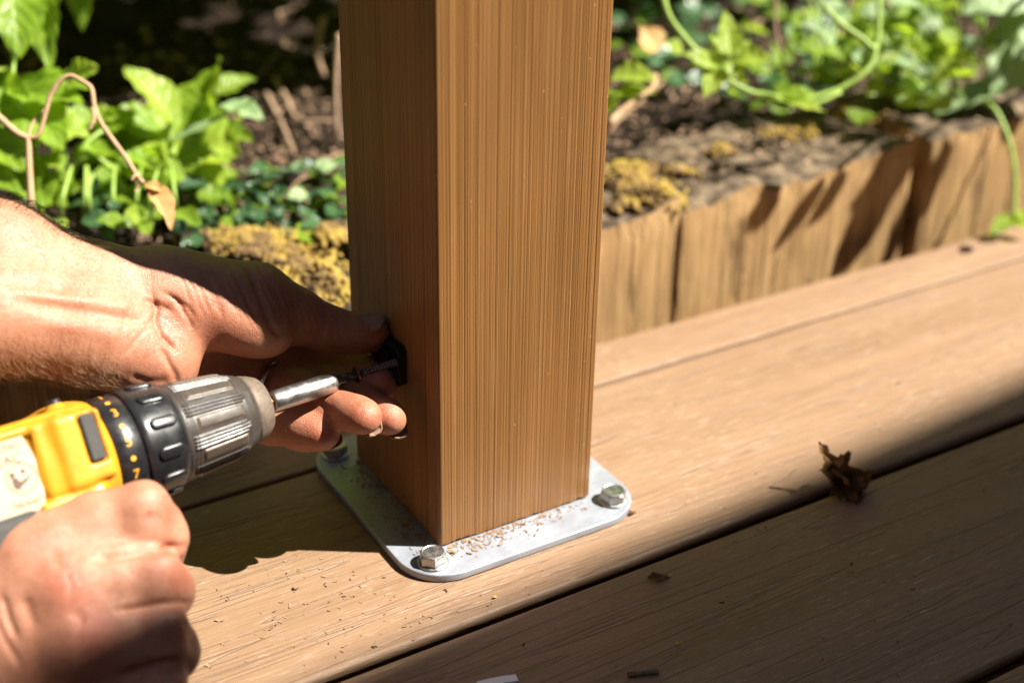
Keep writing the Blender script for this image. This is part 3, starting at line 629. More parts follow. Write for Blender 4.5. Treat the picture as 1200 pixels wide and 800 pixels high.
def crown(name,par,box,n,l0,l1,seed,mat):
    g=np.random.default_rng(seed);mb=MB()
    for k in range(n):
        P=np.array([g.uniform(a,b) for a,b in box]);d=nrm(g.normal(0,1,3)*[1,1,.45]);L=g.uniform(l0,l1);b=nrm(np.cross(d,[g.normal(0,.4),g.normal(0,.4),1]));n_=np.cross(b,d)
        mb.add([P,P+d*L*.4+b*L*.28-n_*L*.06,P+d*L*.45,P+d*L*.4-b*L*.28-n_*L*.06,P+d*L-n_*L*.12],[(0,1,2),(0,2,3),(1,4,2),(2,4,3)])
    return tag(mb.build(name,mat,par),kind='stuff')
sh=empty('soil_shade_shrub',(480,1380,60),'unseen leafy shrub added above the back of the bed to shade the soil','shrub')  # crowns added out of view to keep sun off the back soil
crown('crown',sh,((-280,420),(430,1350),(250,470)),2300,45,80,5,ML);crown('crown',sh,((450,930),(420,1300),(255,470)),800,45,80,6,ML)
for k in range(6): stem(sh,[np.array([480,1400,50]),np.array([450+k*20,1250,220]),np.array([-200+k*190,950-40*(k%3),340+20*(k%2)])],9,3,MTW,14,'limb')
ar=empty('streak_shade_shrub',(900,300,50),'unseen arching shrub added beyond the right edge to cast the timber shadows','shrub')  # added out of view; its blades throw the streaks on the timber
def shade(fa,fb,ta,tb,W,k): leaf(ar,fa+SUN*ta,fb+SUN*tb,W,nh=SUN,kind='lance',seed=k,fold=.05,curl=0.)
f=lambda x,y: ony(x,y,183)
shade(f(975,200),f(900,300),330,360,13,1);shade(f(1065,175),f(965,345),330,350,34,2);shade(f(1105,160),f(1030,330),340,360,20,3);shade(f(1000,195),f(940,270),350,360,15,4);shade(f(1095,158),f(1000,235),335,340,40,5);shade(f(930,205),f(880,250),330,340,22,6)
stem(ar,[np.array([900,300,50]),np.array([900,240,200]),f(1080,160)+SUN*345],5,2,MTW,14,'limb');stem(ar,[np.array([900,300,50]),np.array([860,260,220]),f(985,195)+SUN*330],5,2,MTW,14,'limb')
hd=empty('sky_blocker',(300,2300,0),'unseen leafy hedge along the far side of the garden','sky_blocker')  # added out of view to lower the ambient light
V,Fc=boxmesh((-3000,2200,-50),(5000,2700,3900));obj('branches',V,Fc,MJO,hd);crown('foliage',hd,((-3000,5000),(2080,2230),(0,3900)),3400,90,170,8,MHG)
h2=empty('sky_block_wall',(-2400,300,-190),'unseen dark wall added on the left to hold back sky light','garden wall')  # unseen wall, added to darken the shaded side of the post
V,Fc=boxmesh((-2600,-1300,-190),(-2350,2190,3100),6);obj('wall',V,Fc,MGW,h2);V,Fc=boxmesh((-2640,-1330,3102),(-2310,2195,3170),8);obj('coping',V,Fc,MGW,h2)
# ------------------------------------------------------------------ small things on the deck
def flakes(name,n,gen,s0,s1,mat,seed,par=None):
    g=np.random.default_rng(seed);mb=MB()
    for k in range(n):
        P=gen(g);a=g.uniform(0,6.28);L=g.uniform(s0,s1)*(1.8 if g.random()<.15 else 1);W=L*g.uniform(.18,.5);t=np.array([math.cos(a),math.sin(a),0]);b=np.array([-t[1],t[0],0.]);m=4;V=[];c=g.uniform(.4,1.6)
        for i in range(m):
            u=i/(m-1)-.5;z=.15+L*.28*c*(u*u*2)+g.uniform(0,.25)*L*.3;wv=b*(g.uniform(-.2,.2)*L)
            V+=[P+t*L*u-b*W/2+wv+[0,0,z],P+t*L*u+b*W/2+wv+[0,0,z+g.uniform(-.2,.5)*W]]
        mb.add(V,[(2*i,2*i+1,2*i+3,2*i+2) for i in range(m-1)])
    return tag(mb.build(name,mat,par,smooth=False),kind='stuff')
def g_face(g): t=g.beta(1.1,1.6);q=abs(g.normal(0,5.5))+.6;return np.array([2+t*84,-min(q,24),.05])
def g_left(g): return np.array([-min(abs(g.normal(0,7))+.6,24),g.uniform(-4,92),.05])
def g_deck(g):
    while True:
        px,py=(g.normal(390,75),g.normal(700,42)) if g.random()<.75 else (g.uniform(230,560),g.uniform(640,790))
        if py<650: continue
        P=onz(px,py,DZ)
        if P[1]<-48 or (P[0]>-29 and P[1]>-29): continue
        return P
flakes('sawdust',230,g_face,.7,2.0,MCH,1);flakes('sawdust',190,g_left,.8,2.4,MCH,2);flakes('wood_shavings',80,g_deck,.9,2.4,MCH,3)
MCD=plain('dark_crumb',(.05,.032,.02),.9,.2);flakes('crumbs',30,g_deck,.8,1.8,MCD,4)
def g_wide(g): P=onz(g.uniform(480,1190),g.uniform(560,798),DZ);return P
flakes('crumbs',60,g_wide,.7,1.6,MCD,5);flakes('crumbs',60,g_wide,.5,1.2,MCH,6)
def g_lit(g): return onz(g.uniform(700,1190),g.uniform(360,560),DZ)
flakes('crumbs',26,g_lit,.8,1.8,MCD,7)
# curled dead leaf at the board gap
P=onz(985,566,DZ);cl=empty('curled_dead_leaf',P,'crumpled brown dead leaf standing on the gap between boards','dead leaf')
MDL=leaf_mat('dead_leaf',(.10,.048,.016),(.21,.11,.035),.6,(.16,.07,.015),.2,.3)
def at_(px,py,dz,dy=0): return onz(px,py,DZ)+np.array([0,dy,dz])
q0=onz(985,575,DZ)
def cv(px,py,back=0): return ony(px,py,q0[1]+back)
def crump(base,tip,W,nh,seed,mat=MDL):
    V,Fc,UV=leafmesh(base,tip,W,nh,'ovate',.7,.25,.25,seed);V=V+np.c_[vnoise(V+seed*9,.3),vnoise(V+50+seed*9,.3),vnoise(V+99+seed*9,.3)]*5.
    return obj('leaf_blade',V,Fc,mat,cl,uv=UV)
crump(cv(1004,584,-3),cv(972,550,3),24,R*.4-FW,1);crump(cv(984,582,-2),cv(1009,552,-4),19,-FW+U*.3,2);crump(cv(978,556,2),cv(966,522,5),10,-FW,3,MLB);crump(cv(1008,574,-4),cv(978,562,4),20,-R-FW*.4,4);crump(cv(990,588,-6),cv(1012,566,-8),17,U-FW*.4,5);crump(cv(972,548,2),cv(1000,560,-3),18,-FW+U*.6,8);crump(cv(996,590,-5),cv(984,560,0),18,-FW-R*.4,9)
def small(name,px,py,label,cat,P0,P1,W,mat,**k):
    V,Fc,UV=leafmesh(P0,P1,W,np.array([0,0,1.]),**k);V[:,2]+=(vnoise(V,.6)+.5)*1.6;return tag(obj(name,V,Fc,mat,uv=UV),label,cat)
small('leaf_fragment',772,677,'small reddish brown leaf fragment on the shaded board','leaf fragment',onz(758,680,DZ+.6),onz(787,674,DZ+.6),5,MLB if False else MDL,ser=.3,fold=.4,seed=3)
small('petal',795,755,'tiny yellow petal lying on the shaded board','petal',onz(791,756,DZ+.4),onz(799,753,DZ+.4),1.4,plain('petal_yellow',(.55,.38,.02),.6),kind='lance',seed=1)
small('petal',0,0,'tiny yellow flake on the lit board below the plate','petal',onz(578,701,DZ+.4),onz(583,699,DZ+.4),1.4,plain('petal_yellow2',(.55,.38,.02),.6),kind='lance',seed=2)
small('leaf_fragment',0,0,'dark shrivelled fragment beside the right corner of the plate','leaf fragment',onz(737,603,DZ+.6),onz(746,600,DZ+.6),3,MDL,ser=.3,fold=.4,seed=5)
wp=[onz(560,802,DZ+2.2),onz(576,798,DZ+2.6),onz(592,795,DZ+2.6),onz(606,793,DZ+1.8)];mb=MB();T,N_,B_=frames(wp);n_=np.array([0,0,1.]);sd_=nrm(np.cross(T[0],n_))
V=[];
for p in wp: V+=[p-sd_*2.2,p+sd_*2.2,p+sd_*2.2-n_*1.,p-sd_*2.2-n_*1.]
mb.add(V,[(4*i+j,4*i+(j+1)%4,4*i+4+(j+1)%4,4*i+4+j) for i in range(3) for j in range(4)]+[(3,2,1,0),(12,13,14,15)]);tag(mb.build('plastic_strip',MWH,smooth=False),'curved white plastic strip cut off by the bottom edge','plastic strip')
ca=onz(735,790,DZ+1.3);cb=onz(772,786,DZ+1.3);cxv=nrm(cb-ca);L=np.linalg.norm(cb-ca);t=np.linspace(0,1,260);s1_=nrm(np.cross(cxv,[0,0,1.]));coil=ca+np.outer(t*L,cxv)+1.15*(np.outer(np.cos(t*2*np.pi*17),s1_)+np.outer(np.sin(t*2*np.pi*17),[0,0,1.]))
sp_=empty('small_spring',(ca+cb)/2-[0,0,1.7],'tiny dark coil spring with a rusty end lying on the front board','spring')
obj('coil',*tubemesh(coil[:75],.24,6),MRUST,sp_);obj('coil',*tubemesh(coil[74:],.24,6),MSC,sp_)
pe=onz(1131,297,DZ);V=[];
for i in range(9):
    ph=math.pi*i/8
    for j in range(12): a=2*math.pi*j/12;V.append(pe+np.array([5.2*math.cos(ph)*-1*.82+3.6*math.sin(ph)*math.cos(a)*.57,3*math.cos(ph)+3.8*math.sin(ph)*math.cos(a)*-.3,3.3+3.3*math.sin(ph)*math.sin(a)]))
V=np.array(V);V=V+np.c_[vnoise(V,.4),vnoise(V+9,.4),vnoise(V+30,.4)]*1.2
tag(obj('seed_pellet',V,[(i*12+j,i*12+(j+1)%12,(i+1)*12+(j+1)%12,(i+1)*12+j) for i in range(8) for j in range(12)],MWAX),'small dark brown pellet on the rear edge of the sunlit board','pellet')

h3=empty('sky_blocker',(4200,300,0),'unseen clipped hedge along the right side of the garden','sky_blocker')  # second unseen block of leaves, added against the sky fill
V,Fc=boxmesh((4150,-1200,-190),(4600,2190,2700));obj('branches',V,Fc,MJO,h3);crown('foliage',h3,((4050,4180),(-1200,2100),(-150,2700)),1500,90,170,10,MHG)
# ------------------------------------------------------------------ signed-distance sculpting
class SDF:
    def __init__(s,lo,hi,h):
        s.lo=np.array(lo,float);s.h=h;s.n=np.ceil((np.array(hi)-s.lo)/h).astype(int)+1
        s.ax=[(s.lo[i]+h*np.arange(s.n[i])).astype(np.float32) for i in range(3)]
        s.D=np.full(s.n,50.,np.float32)
    def sl(s,lo,hi):
        a=np.clip(np.floor((np.array(lo)-s.lo)/s.h).astype(int),0,s.n);b=np.clip(np.ceil((np.array(hi)-s.lo)/s.h).astype(int)+1,0,s.n)
        return tuple(slice(i,max(i,j)) for i,j in zip(a,b))
    def P(s,q): return np.meshgrid(*[a[k] for a,k in zip(s.ax,q)],indexing='ij',sparse=True)
    def comb(s,q,d,k,mode='u'):
        D=s.D[q]
        if mode=='u': hh=np.maximum(k-np.abs(D-d),0)/k;s.D[q]=np.minimum(D,d)-hh*hh*k*.25
        else: d=-d;hh=np.maximum(k-np.abs(D-d),0)/k;s.D[q]=np.maximum(D,d)+hh*hh*k*.25
    def cap(s,a,b,ra,rb,k=6,mode='u'):
        a=np.asarray(a,float);b=np.asarray(b,float);m=max(ra,rb)+k+3
        q=s.sl(np.minimum(a,b)-m,np.maximum(a,b)+m)
        if s.D[q].size==0: return
        X,Y,Z=s.P(q);ab=b-a;L=ab@ab+1e-9
        t=np.clip(((X-a[0])*ab[0]+(Y-a[1])*ab[1]+(Z-a[2])*ab[2])/L,0,1)
        d=np.sqrt((X-a[0]-t*ab[0])**2+(Y-a[1]-t*ab[1])**2+(Z-a[2]-t*ab[2])**2)-(ra+(rb-ra)*t)
        s.comb(q,d.astype(np.float32),k,mode)
    def chain(s,P,rr,k=6):
        for i in range(len(P)-1): s.cap(P[i],P[i+1],rr[i],rr[i+1],k)
    def ell(s,c,ax,rad,k=6,mode='u'):
        c=np.asarray(c,float);m=max(rad)+k+3;q=s.sl(c-m,c+m);X,Y,Z=s.P(q);e=[]
        a0=nrm(ax[0]);a1=nrm(ax[1]-a0*(np.asarray(ax[1],float)@a0));ax=(a0,a1,np.cross(a0,a1))
        for a,r in zip(ax,rad): e.append((((X-c[0])*a[0]+(Y-c[1])*a[1]+(Z-c[2])*a[2]),r))
        k0=np.sqrt(sum((u/r)**2 for u,r in e));k1=np.sqrt(sum((u/r**2)**2 for u,r in e))+1e-6
        s.comb(q,(k0*(k0-1)/k1).astype(np.float32),k,mode)
    def box(s,fr,c,hs,r,k=2,mode='u'):
        """rounded box: fr = rows of local axes, c world centre, hs half sizes"""
        c=np.asarray(c,float);m=np.linalg.norm(hs)+k+3;q=s.sl(c-m,c+m);X,Y,Z=s.P(q);e=[]
        for a,h in zip(fr,hs): e.append(np.abs((X-c[0])*a[0]+(Y-c[1])*a[1]+(Z-c[2])*a[2])-(h-r))
        d=np.sqrt(sum(np.maximum(u,0)**2 for u in e))+np.minimum(np.maximum(np.maximum(e[0],e[1]),e[2]),0)-r
        s.comb(q,d.astype(np.float32),k,mode)
    def mesh(s,smooth=2):
        D=s.D;sg=D<0;n=D.shape
        cnt=np.zeros(tuple(np.array(n)-1),np.int8)
        cor=[(i,j,k) for i in (0,1) for j in (0,1) for k in (0,1)]
        for c in cor: cnt+=sg[tuple(slice(o,n[d]-1+o) for d,o in enumerate(c))]
        A=np.argwhere((cnt>0)&(cnt<8));idx=np.full(cnt.shape,-1,np.int32);idx[tuple(A.T)]=np.arange(len(A))
        cv=np.stack([D[A[:,0]+c[0],A[:,1]+c[1],A[:,2]+c[2]] for c in cor],1)
        acc=np.zeros((len(A),3));num=np.zeros(len(A));ca=np.array(cor,float)
        for i in range(8):
            for j in range(i+1,8):
                if np.abs(ca[i]-ca[j]).sum()!=1: continue
                m=(cv[:,i]<0)!=(cv[:,j]<0);t=np.where(m,cv[:,i]/(cv[:,i]-cv[:,j]+1e-12),0)
                acc+=np.where(m[:,None],ca[i]+(ca[j]-ca[i])*t[:,None],0);num+=m
        V=s.lo+(A+acc/num[:,None])*s.h;Q=[]
        for d in range(3):
            o1,o2=[(1,2),(2,0),(0,1)][d]
            a=[slice(1,n[e]-1) for e in range(3)];a[d]=slice(0,n[d]-1);b=list(a);b[d]=slice(1,n[d])
            s0=sg[tuple(a)];s1=sg[tuple(b)];E=np.argwhere(s0!=s1);fl=s0[tuple(E.T)]
            off=np.array([1,1,1]);off[d]=0;E=E+off
            def id_(u,v): q=E.copy();q[:,o1]-=u;q[:,o2]-=v;return idx[tuple(q.T)]
            q=np.stack([id_(1,1),id_(0,1),id_(0,0),id_(1,0)],1);q[~fl]=q[~fl][:,::-1];Q.append(q)
        Q=np.concatenate(Q);Q=Q[(Q>=0).all(1)]
        e=np.concatenate([Q[:,[0,1]],Q[:,[1,2]],Q[:,[2,3]],Q[:,[3,0]]]);deg=np.bincount(e.ravel(),minlength=len(V))[:,None]
        for i in range(smooth):
            av=np.stack([np.bincount(e[:,0],V[e[:,1],k],len(V))+np.bincount(e[:,1],V[e[:,0],k],len(V)) for k in range(3)],1)/np.maximum(deg,1)
            V=V+(av-V)*.55
        return V,Q
def vnormals(V,Q):
    fn=np.cross(V[Q[:,2]]-V[Q[:,0]],V[Q[:,3]]-V[Q[:,1]]);N=np.zeros_like(V)
    for k in range(4): 
        for c in range(3): N[:,c]+=np.bincount(Q[:,k],fn[:,c],len(V))
    return N/(np.linalg.norm(N,axis=1)[:,None]+1e-12)
def polyd(X,Y,P):
    P=np.asarray(P,float);best=np.full(len(X),1e9);tt=np.zeros(len(X));n=len(P)-1
    for i in range(n):
        a,b=P[i],P[i+1];ab=b-a;t=np.clip(((X-a[0])*ab[0]+(Y-a[1])*ab[1])/(ab@ab),0,1)
        d=np.hypot(X-a[0]-t*ab[0],Y-a[1]-t*ab[1]);m=d<best;best=np.where(m,d,best);tt=np.where(m,(i+t)/n,tt)
    return best,tt
def crease(V,N,P,amp,wd):
    """press a line of the given width into the camera side of a surface, along its own normals"""
    x,y,z=pix(V);face=((V-C)*N).sum(1)<0
    d,t=polyd(x,y,P);k=np.exp(-(d/wd)**2)*np.clip(np.sin(np.pi*np.clip(t,.04,.96))*2,0,1)*face
    return V-N*(amp*k)[:,None]
# ------------------------------------------------------------------ drill
PA=np.array([0.,34,91]);PR=onx_=C+ray(65,552)*((-174-C[0])/ray(65,552)[0])
AX=nrm(PA-PR)                                     # points from the drill to the post
_v=nrm(PR-C);NN=-nrm(_v-AX*(_v@AX));HH=nrm(np.cross(AX,NN))
if HH@U<0: HH=-HH
def dl(P):                                        # local (s behind the screw tip, towards the camera, up)
    P=np.atleast_2d(np.asarray(P,float));return PA-np.outer(P[:,0]+4.8,AX)+np.outer(P[:,1],NN)+np.outer(P[:,2],HH)
def d1(s_,n=0,h=0): return dl([[s_,n,h]])[0]
drill=empty('cordless_drill',d1(200,0,-30),'yellow and black cordless drill driving a screw into the post','drill')
sd=SDF(np.minimum.reduce([d1(a,b,c) for a in (140,312) for b in (-40,40) for c in (-150,42)])-4,np.maximum.reduce([d1(a,b,c) for a in (140,312) for b in (-40,40) for c in (-150,42)])+4,.72)
fr=[AX,NN,HH]
def bx(s0,s1,n0,n1,h0,h1,r,k=2,mode='u'): sd.box(fr,d1((s0+s1)/2,(n0+n1)/2,(h0+h1)/2),(abs(s1-s0)/2,abs(n1-n0)/2,abs(h1-h0)/2),r,k,mode)
sd.cap(d1(172),d1(262),23.5,24.5,3)
bx(160,285,-22,22,-22,22,9,4)
sd.cap(d1(163,0,0),d1(163.5,0,0),27.0,27.0,3)
bx(149.5,151.5+190,-60,60,-60,60,1,2) if False else None
bx(100,151.2,-60,60,-60,60,.5,1.2,'s')           # flat front rim
bx(154,173.5,10,28,-9,20,2.0,1.2);bx(165,182,8,26,-9.5,20,1.5,5)                 # raised block that frames the grey slot
bx(155,290,8,24.6,17,21.4,1.6,1.5);bx(158,290,6,21,19,23.6,1.6,1.5)      # upper rails
bx(160,187,12,26.4,-15,-11,1.6,2);bx(160,184,12,26.0,-21,-16.5,1.6,2);bx(172,286,10,24,-31,-22,2.5,2)    # lower rails
bx(156.2,163.8,26.2,33,-2,19,1.2,.8,'s')      # pocket of the slot
sd.cap(d1(166.5,13,21),d1(166.5,13,23.4),4.3,4.3,2)
sd.cap(d1(215,0,-20),d1(224,0,-86),19,15,10)   # grip
V,Q=sd.mesh(2)
obj('housing',V,Q,MY,drill)
f=lambda V:dl(V)
def dbox(name,s0,s1,n0,n1,h0,h1,mat,b=.8,par=drill): return obj(name,*(lambda q:(dl(q[0]),q[1]))(boxmesh((s0,n0,h0),(s1,n1,h1),b)),mat,par,smooth=False)
dbox('slot_insert',156.8,163.2,20,28.6,-1.4,18.4,MGR,1.)
def rubber():
    sr=SDF(np.minimum.reduce([d1(a,b,c) for a in (188,300) for b in (0,36) for c in (-48,-20)])-3,np.maximum.reduce([d1(a,b,c) for a in (188,300) for b in (0,36) for c in (-48,-20)])+3,.9)
    sr.box(fr,d1(240.5,18,-21),(53,9.6,9.5),4,1);V,Q=sr.mesh(2);return obj('grip_rubber',V,Q,MGR,drill)
rubber()
V,Fc=lathe([(0,3.1),(-1.6,3.1),(-1.9,2.8),(-1.9,1.5),(-.6,1.3),(-.6,.01)],lambda P:dl(np.c_[166.5+P[:,1],13+P[:,2],23.4-P[:,0]+2.8]),20,cap=False);obj('housing_screw',V,Fc,MSC,drill,smooth=False)
# label: printed film on the side panel
lab=[];hs=np.linspace(-12.5,17.5,12);ss=np.linspace(183,262,10)
X,H=np.meshgrid(ss,hs,indexing='ij')
def labn(s_,h_): return np.sqrt(np.maximum(24.2**2-np.clip(np.abs(h_)-1,0,None)**2*1.0,1))*0+24.75-np.clip(np.abs(h_-2.5)-13.5,0,None)**2*.05
cut=np.where(True,((H-2)/30.)**2*9,0)
Vl=dl(np.c_[(X+cut*(X<186)).ravel(),labn(X,H).ravel(),H.ravel()]);i=np.arange(120).reshape(10,12)
label=obj('label',Vl,np.stack([i[:-1,:-1],i[1:,:-1],i[1:,1:],i[:-1,1:]],-1).reshape(-1,4),MLAB,drill)
def text(s,size,fr_,mat,name,par,ext=.05):
    cu=bpy.data.curves.new('t','FONT');cu.body=s;cu.size=size;cu.align_x='CENTER';cu.align_y='CENTER';cu.extrude=ext
    o=bpy.data.objects.new('t',cu);sc.collection.objects.link(o);dg=bpy.context.evaluated_depsgraph_get()
    me=bpy.data.meshes.new_from_object(o.evaluated_get(dg));bpy.data.objects.remove(o);bpy.data.curves.remove(cu)
    P=np.empty(len(me.vertices)*3);me.vertices.foreach_get('co',P);Fc=[list(p.vertices) for p in me.polygons];bpy.data.meshes.remove(me)
    return obj(name,fr_(P.reshape(-1,3)),Fc,mat,par,smooth=False)
def onlab(s0,h0): return lambda P:dl(np.c_[s0-P[:,0],labn(0,h0+P[:,1])+.12+P[:,2],h0+P[:,1]])
text('K55U',4.0,onlab(192,14.6),MTXT,'print',label);text('EAC',5.6,onlab(193,9.6),MTXT,'print',label)
text('TEKAGO',2.8,onlab(191.5,-8.6),MTXT,'print',label)
a=np.arange(33)*2*np.pi/32
picto=MB()
V,Fc=tubemesh(np.c_[190.5+5.9*np.cos(a),labn(0,1.4+5.9*np.sin(a))+.05,1.4+5.9*np.sin(a)],.22,5,False);picto.add(dl(V),Fc)
for (s_,h_,r) in ((193.6,3.6,1.15),(189.2,4.0,1.0)):
    picto.add(dl(np.r_[[[s_,labn(0,h_)+.16,h_]],np.c_[s_+r*np.cos(a[:-1]),np.full(32,labn(0,h_)+.16),h_+r*np.sin(a[:-1])]]),[(0,j+1,(j+1)%32+1) for j in range(32)])
for P in ([(194.4,2.2),(192.2,2.4),(190.8,-1.4),(192.4,-2.8),(194.2,-1.6)],[(191.4,.2),(188.4,1.4),(186.4,2.6),(187,1.4),(189.4,-.8),(191.2,-1.2)]):
    P=np.array(P);picto.add(dl(np.c_[P[:,0],labn(0,P[:,1])+.16,P[:,1]]),[list(range(len(P)))])
picto.build('print',MTXT,label,smooth=False)
# number collar, torque ring, chuck
def loc(V): return dl(V)
V,Fc=lathe([(151.5,23),(151.3,24.6),(150.8,25),(140.2,24.6),(139.6,24.1),(139.2,22)],loc,96);collar=obj('number_collar',V,Fc,MBK,drill)
V,Fc=lathe([(139.3,21.5),(139.1,24.2),(138.4,24.9),(136,25),(123,24),(120.4,23.2),(119.7,22.4),(119.5,19)],loc,96);ring=obj('torque_ring',V,Fc,MBK,drill)
def angpt(s_,ang,r): return d1(s_,r*math.cos(ang),r*math.sin(ang))
def pill(mb,s0,s1,ang,r0,r1,hw,ht):
    # rounded raised pad lying along the axis on a cone
    n=28;rows=[]
    for lv,(sh,hh) in enumerate(((0,-.6),(.0,ht*.45),(.35,ht*.85),(1.0,ht))):
        P=[]
        for k in range(n):
            t=2*math.pi*k/n;cx=(s1-s0)/2-hw;u=math.cos(t)*(hw-sh)+(cx if math.cos(t)>0 else -cx);v=math.sin(t)*(hw-sh)
            s_=(s0+s1)/2+u;r=r0+(r1-r0)*(s_-s0)/(s1-s0)+hh
            P.append(angpt(s_,ang+v/r,r))
        rows.append(P)
    V=np.array(rows).reshape(-1,3);Fc=[(i*n+j,i*n+(j+1)%n,(i+1)*n+(j+1)%n,(i+1)*n+j) for i in range(3) for j in range(n)];Fc.append([3*n+j for j in range(n)]);mb.add(V,Fc)
A0=math.radians(14);NP=12
for k in range(NP):
    b=MB();pill(b,122.5,134.5,A0+k*2*math.pi/NP,24.05,24.95,2.7,1.3);b.build('grip_pad',MBK,ring)
def oncol(ang): 
    def f_(P):
        r=24.85+P[:,2];t=ang+P[:,1]/24.8;return dl(np.c_[145.4-P[:,0],r*np.cos(t),r*np.sin(t)])
    return f_
STEP=math.radians(33)/2.
for k,s_ in ((4,'1'),(2,'3'),(0,'5'),(-2,'7'),(-4,'9')): text(s_,6.0,oncol(A0*.4+k*STEP),MOR,'digit',collar,.06)
for k in (5,3,1,-1,-3,-5):
    an=A0*.4+k*STEP;P=np.r_[[[0,0,.08]],np.c_[1.1*np.cos(a[:-1]),1.1*np.sin(a[:-1]),np.full(32,.08)]];obj('dot',oncol(an)(P),[(0,j+1,(j+1)%32+1) for j in range(32)],MOR,collar,smooth=False)
# chuck sleeve with raised pads and ribs
na,ns=420,90;ang=np.arange(na)*2*np.pi/na;sv=np.linspace(119.4,82.2,ns);NPD=9
base=np.interp(sv,[82.2,83,84.5,88,94,118,118.6,119.4],[15.2,16.2,17.1,18.3,19.6,21.6,21.6,21.0])
Sg,Ag=np.meshgrid(sv,ang,indexing='ij');ph=((Ag/(2*np.pi)*NPD+.22)%1.)
arc=lambda p0,p1:(np.minimum(ph-p0,p1-ph))*2*np.pi/NPD*20.
def bump_(dd,wd): return np.clip(dd/wd,0,1)**2*(3-2*np.clip(dd/wd,0,1))
pad=bump_(np.minimum(np.minimum(arc(.08,.47),113.-Sg),Sg-90.5),.8)
ribs=np.zeros_like(Sg)
for p in (.56,.67,.78,.89): ribs=np.maximum(ribs,bump_(np.minimum(arc(p-.04,p+.045),np.minimum(Sg-(87.5+abs(p-.72)*14),117.-Sg)),.55))
back=bump_(Sg-114.5,.4)*bump_(118.4-Sg,.4)
rad=base[:,None]+pad*.75+ribs*.8-.35*(np.sin(Sg*5.2)>0.4)*(Sg>114.6)
V=dl(np.c_[Sg.ravel(),(rad*np.cos(Ag)).ravel(),(rad*np.sin(Ag)).ravel()])
i=np.arange(ns*na).reshape(ns,na);Q=np.stack([i[:-1],np.roll(i,-1,1)[:-1],np.roll(i,-1,1)[1:],i[1:]],-1).reshape(-1,4)
edge=np.clip(4*pad*(1-pad),0,1);dust=np.clip(edge*.6+pad*.13+(1-np.clip(ribs+pad,0,1))*.03,0,1)[...,None]
colr=np.array([.022,.022,.022])*(1-dust)+np.array([.22,.155,.10])*dust
obj('chuck_sleeve',V,Q,MK,drill,col=colr.reshape(-1,3))
V,Fc=lathe([(83.4,14.5),(83.0,15.4),(82.3,15.9),(81.4,15.9),(78,14.9),(74.6,13.3),(73.6,12.2),(73.4,6),(74.5,4.5),(76,4.2)],loc,80);obj('chuck_nose',V,Fc,MTAN,drill)
V,Fc=lathe([(78,3.4),(66.5,3.4)],loc,6);obj('hex_shank',V,Fc,MCU,drill,smooth=False)
V,Fc=lathe([(68.6,3.6),(68.4,4.6),(67.6,4.95),(37.5,4.95),(35.6,4.5),(35.1,3.7),(36,3.2)],loc,40);obj('bit_holder',V,Fc,MSTL,drill)
# driver bit with flutes
sv=np.linspace(38,22.8,30);aa=np.arange(32)*2*np.pi/32;Sg,Ag=np.meshgrid(sv,aa,indexing='ij')
rb=np.interp(sv,[22.8,25,30,38],[1.6,2.3,3.0,3.1])[:,None]*(1-.26*(np.cos(4*(Ag-Sg*.16))>.1)*np.clip((34-Sg)/4,0,1))
V=dl(np.c_[Sg.ravel(),(rb*np.cos(Ag)).ravel(),(rb*np.sin(Ag)).ravel()]);i=np.arange(30*32).reshape(30,32)
obj('driver_bit',V,np.stack([i[:-1],np.roll(i,-1,1)[:-1],np.roll(i,-1,1)[1:],i[1:]],-1).reshape(-1,4),MSC,drill)
# screw
screw=empty('screw',d1(12),'black coarse threaded screw on the driver bit going into the bracket','screw')
V,Fc=lathe([(23.6,2.6),(23.3,3.9),(22.7,4.0),(21.2,2.2),(20.5,1.75)],loc,28);obj('screw_head',V,Fc,plain('screw_head_metal',(.14,.07,.045),.35,.5,.9),screw)
sv=np.linspace(21,-6,190);aa=np.arange(20)*2*np.pi/20;Sg,Ag=np.meshgrid(sv,aa,indexing='ij')
rr=1.35+.85*np.clip(1-np.abs((((Sg/1.75)-Ag/(2*np.pi))%1.)-.5)*3.4,0,1)
V=dl(np.c_[Sg.ravel(),(rr*np.cos(Ag)).ravel(),(rr*np.sin(Ag)).ravel()]);i=np.arange(190*20).reshape(190,20)
obj('screw_thread',V,np.stack([i[:-1],np.roll(i,-1,1)[:-1],np.roll(i,-1,1)[1:],i[1:]],-1).reshape(-1,4),MSC,screw)
# black rail bracket held against the shaded face of the post
br=empty('rail_bracket',(-3,55,80),'black rail bracket pinched by thumb and fingers against the post','bracket')
P=np.array([(31.5,79),(31.5,96),(35,99),(50,97),(60,96),(63,93),(63,80),(60,77),(50,75),(36,75.5)])
n=len(P);V=np.r_[np.c_[np.full(n,-.4),P],np.c_[np.full(n,-4.2),P],np.c_[np.full(n,-4.8),P+(P.mean(0)-P)*.04]]
Fc=[(i*n+j,i*n+(j+1)%n,(i+1)*n+(j+1)%n,(i+1)*n+j) for i in range(2) for j in range(n)]+[[2*n+j for j in range(n)],list(range(n))[::-1]]
obj('bracket_plate',V,Fc,MBB,br,smooth=False)
V,Fc=boxmesh((-7.5,40,78),(-4.2,58,94),1.2);obj('bracket_lip',V,Fc,MBB,br,smooth=False)
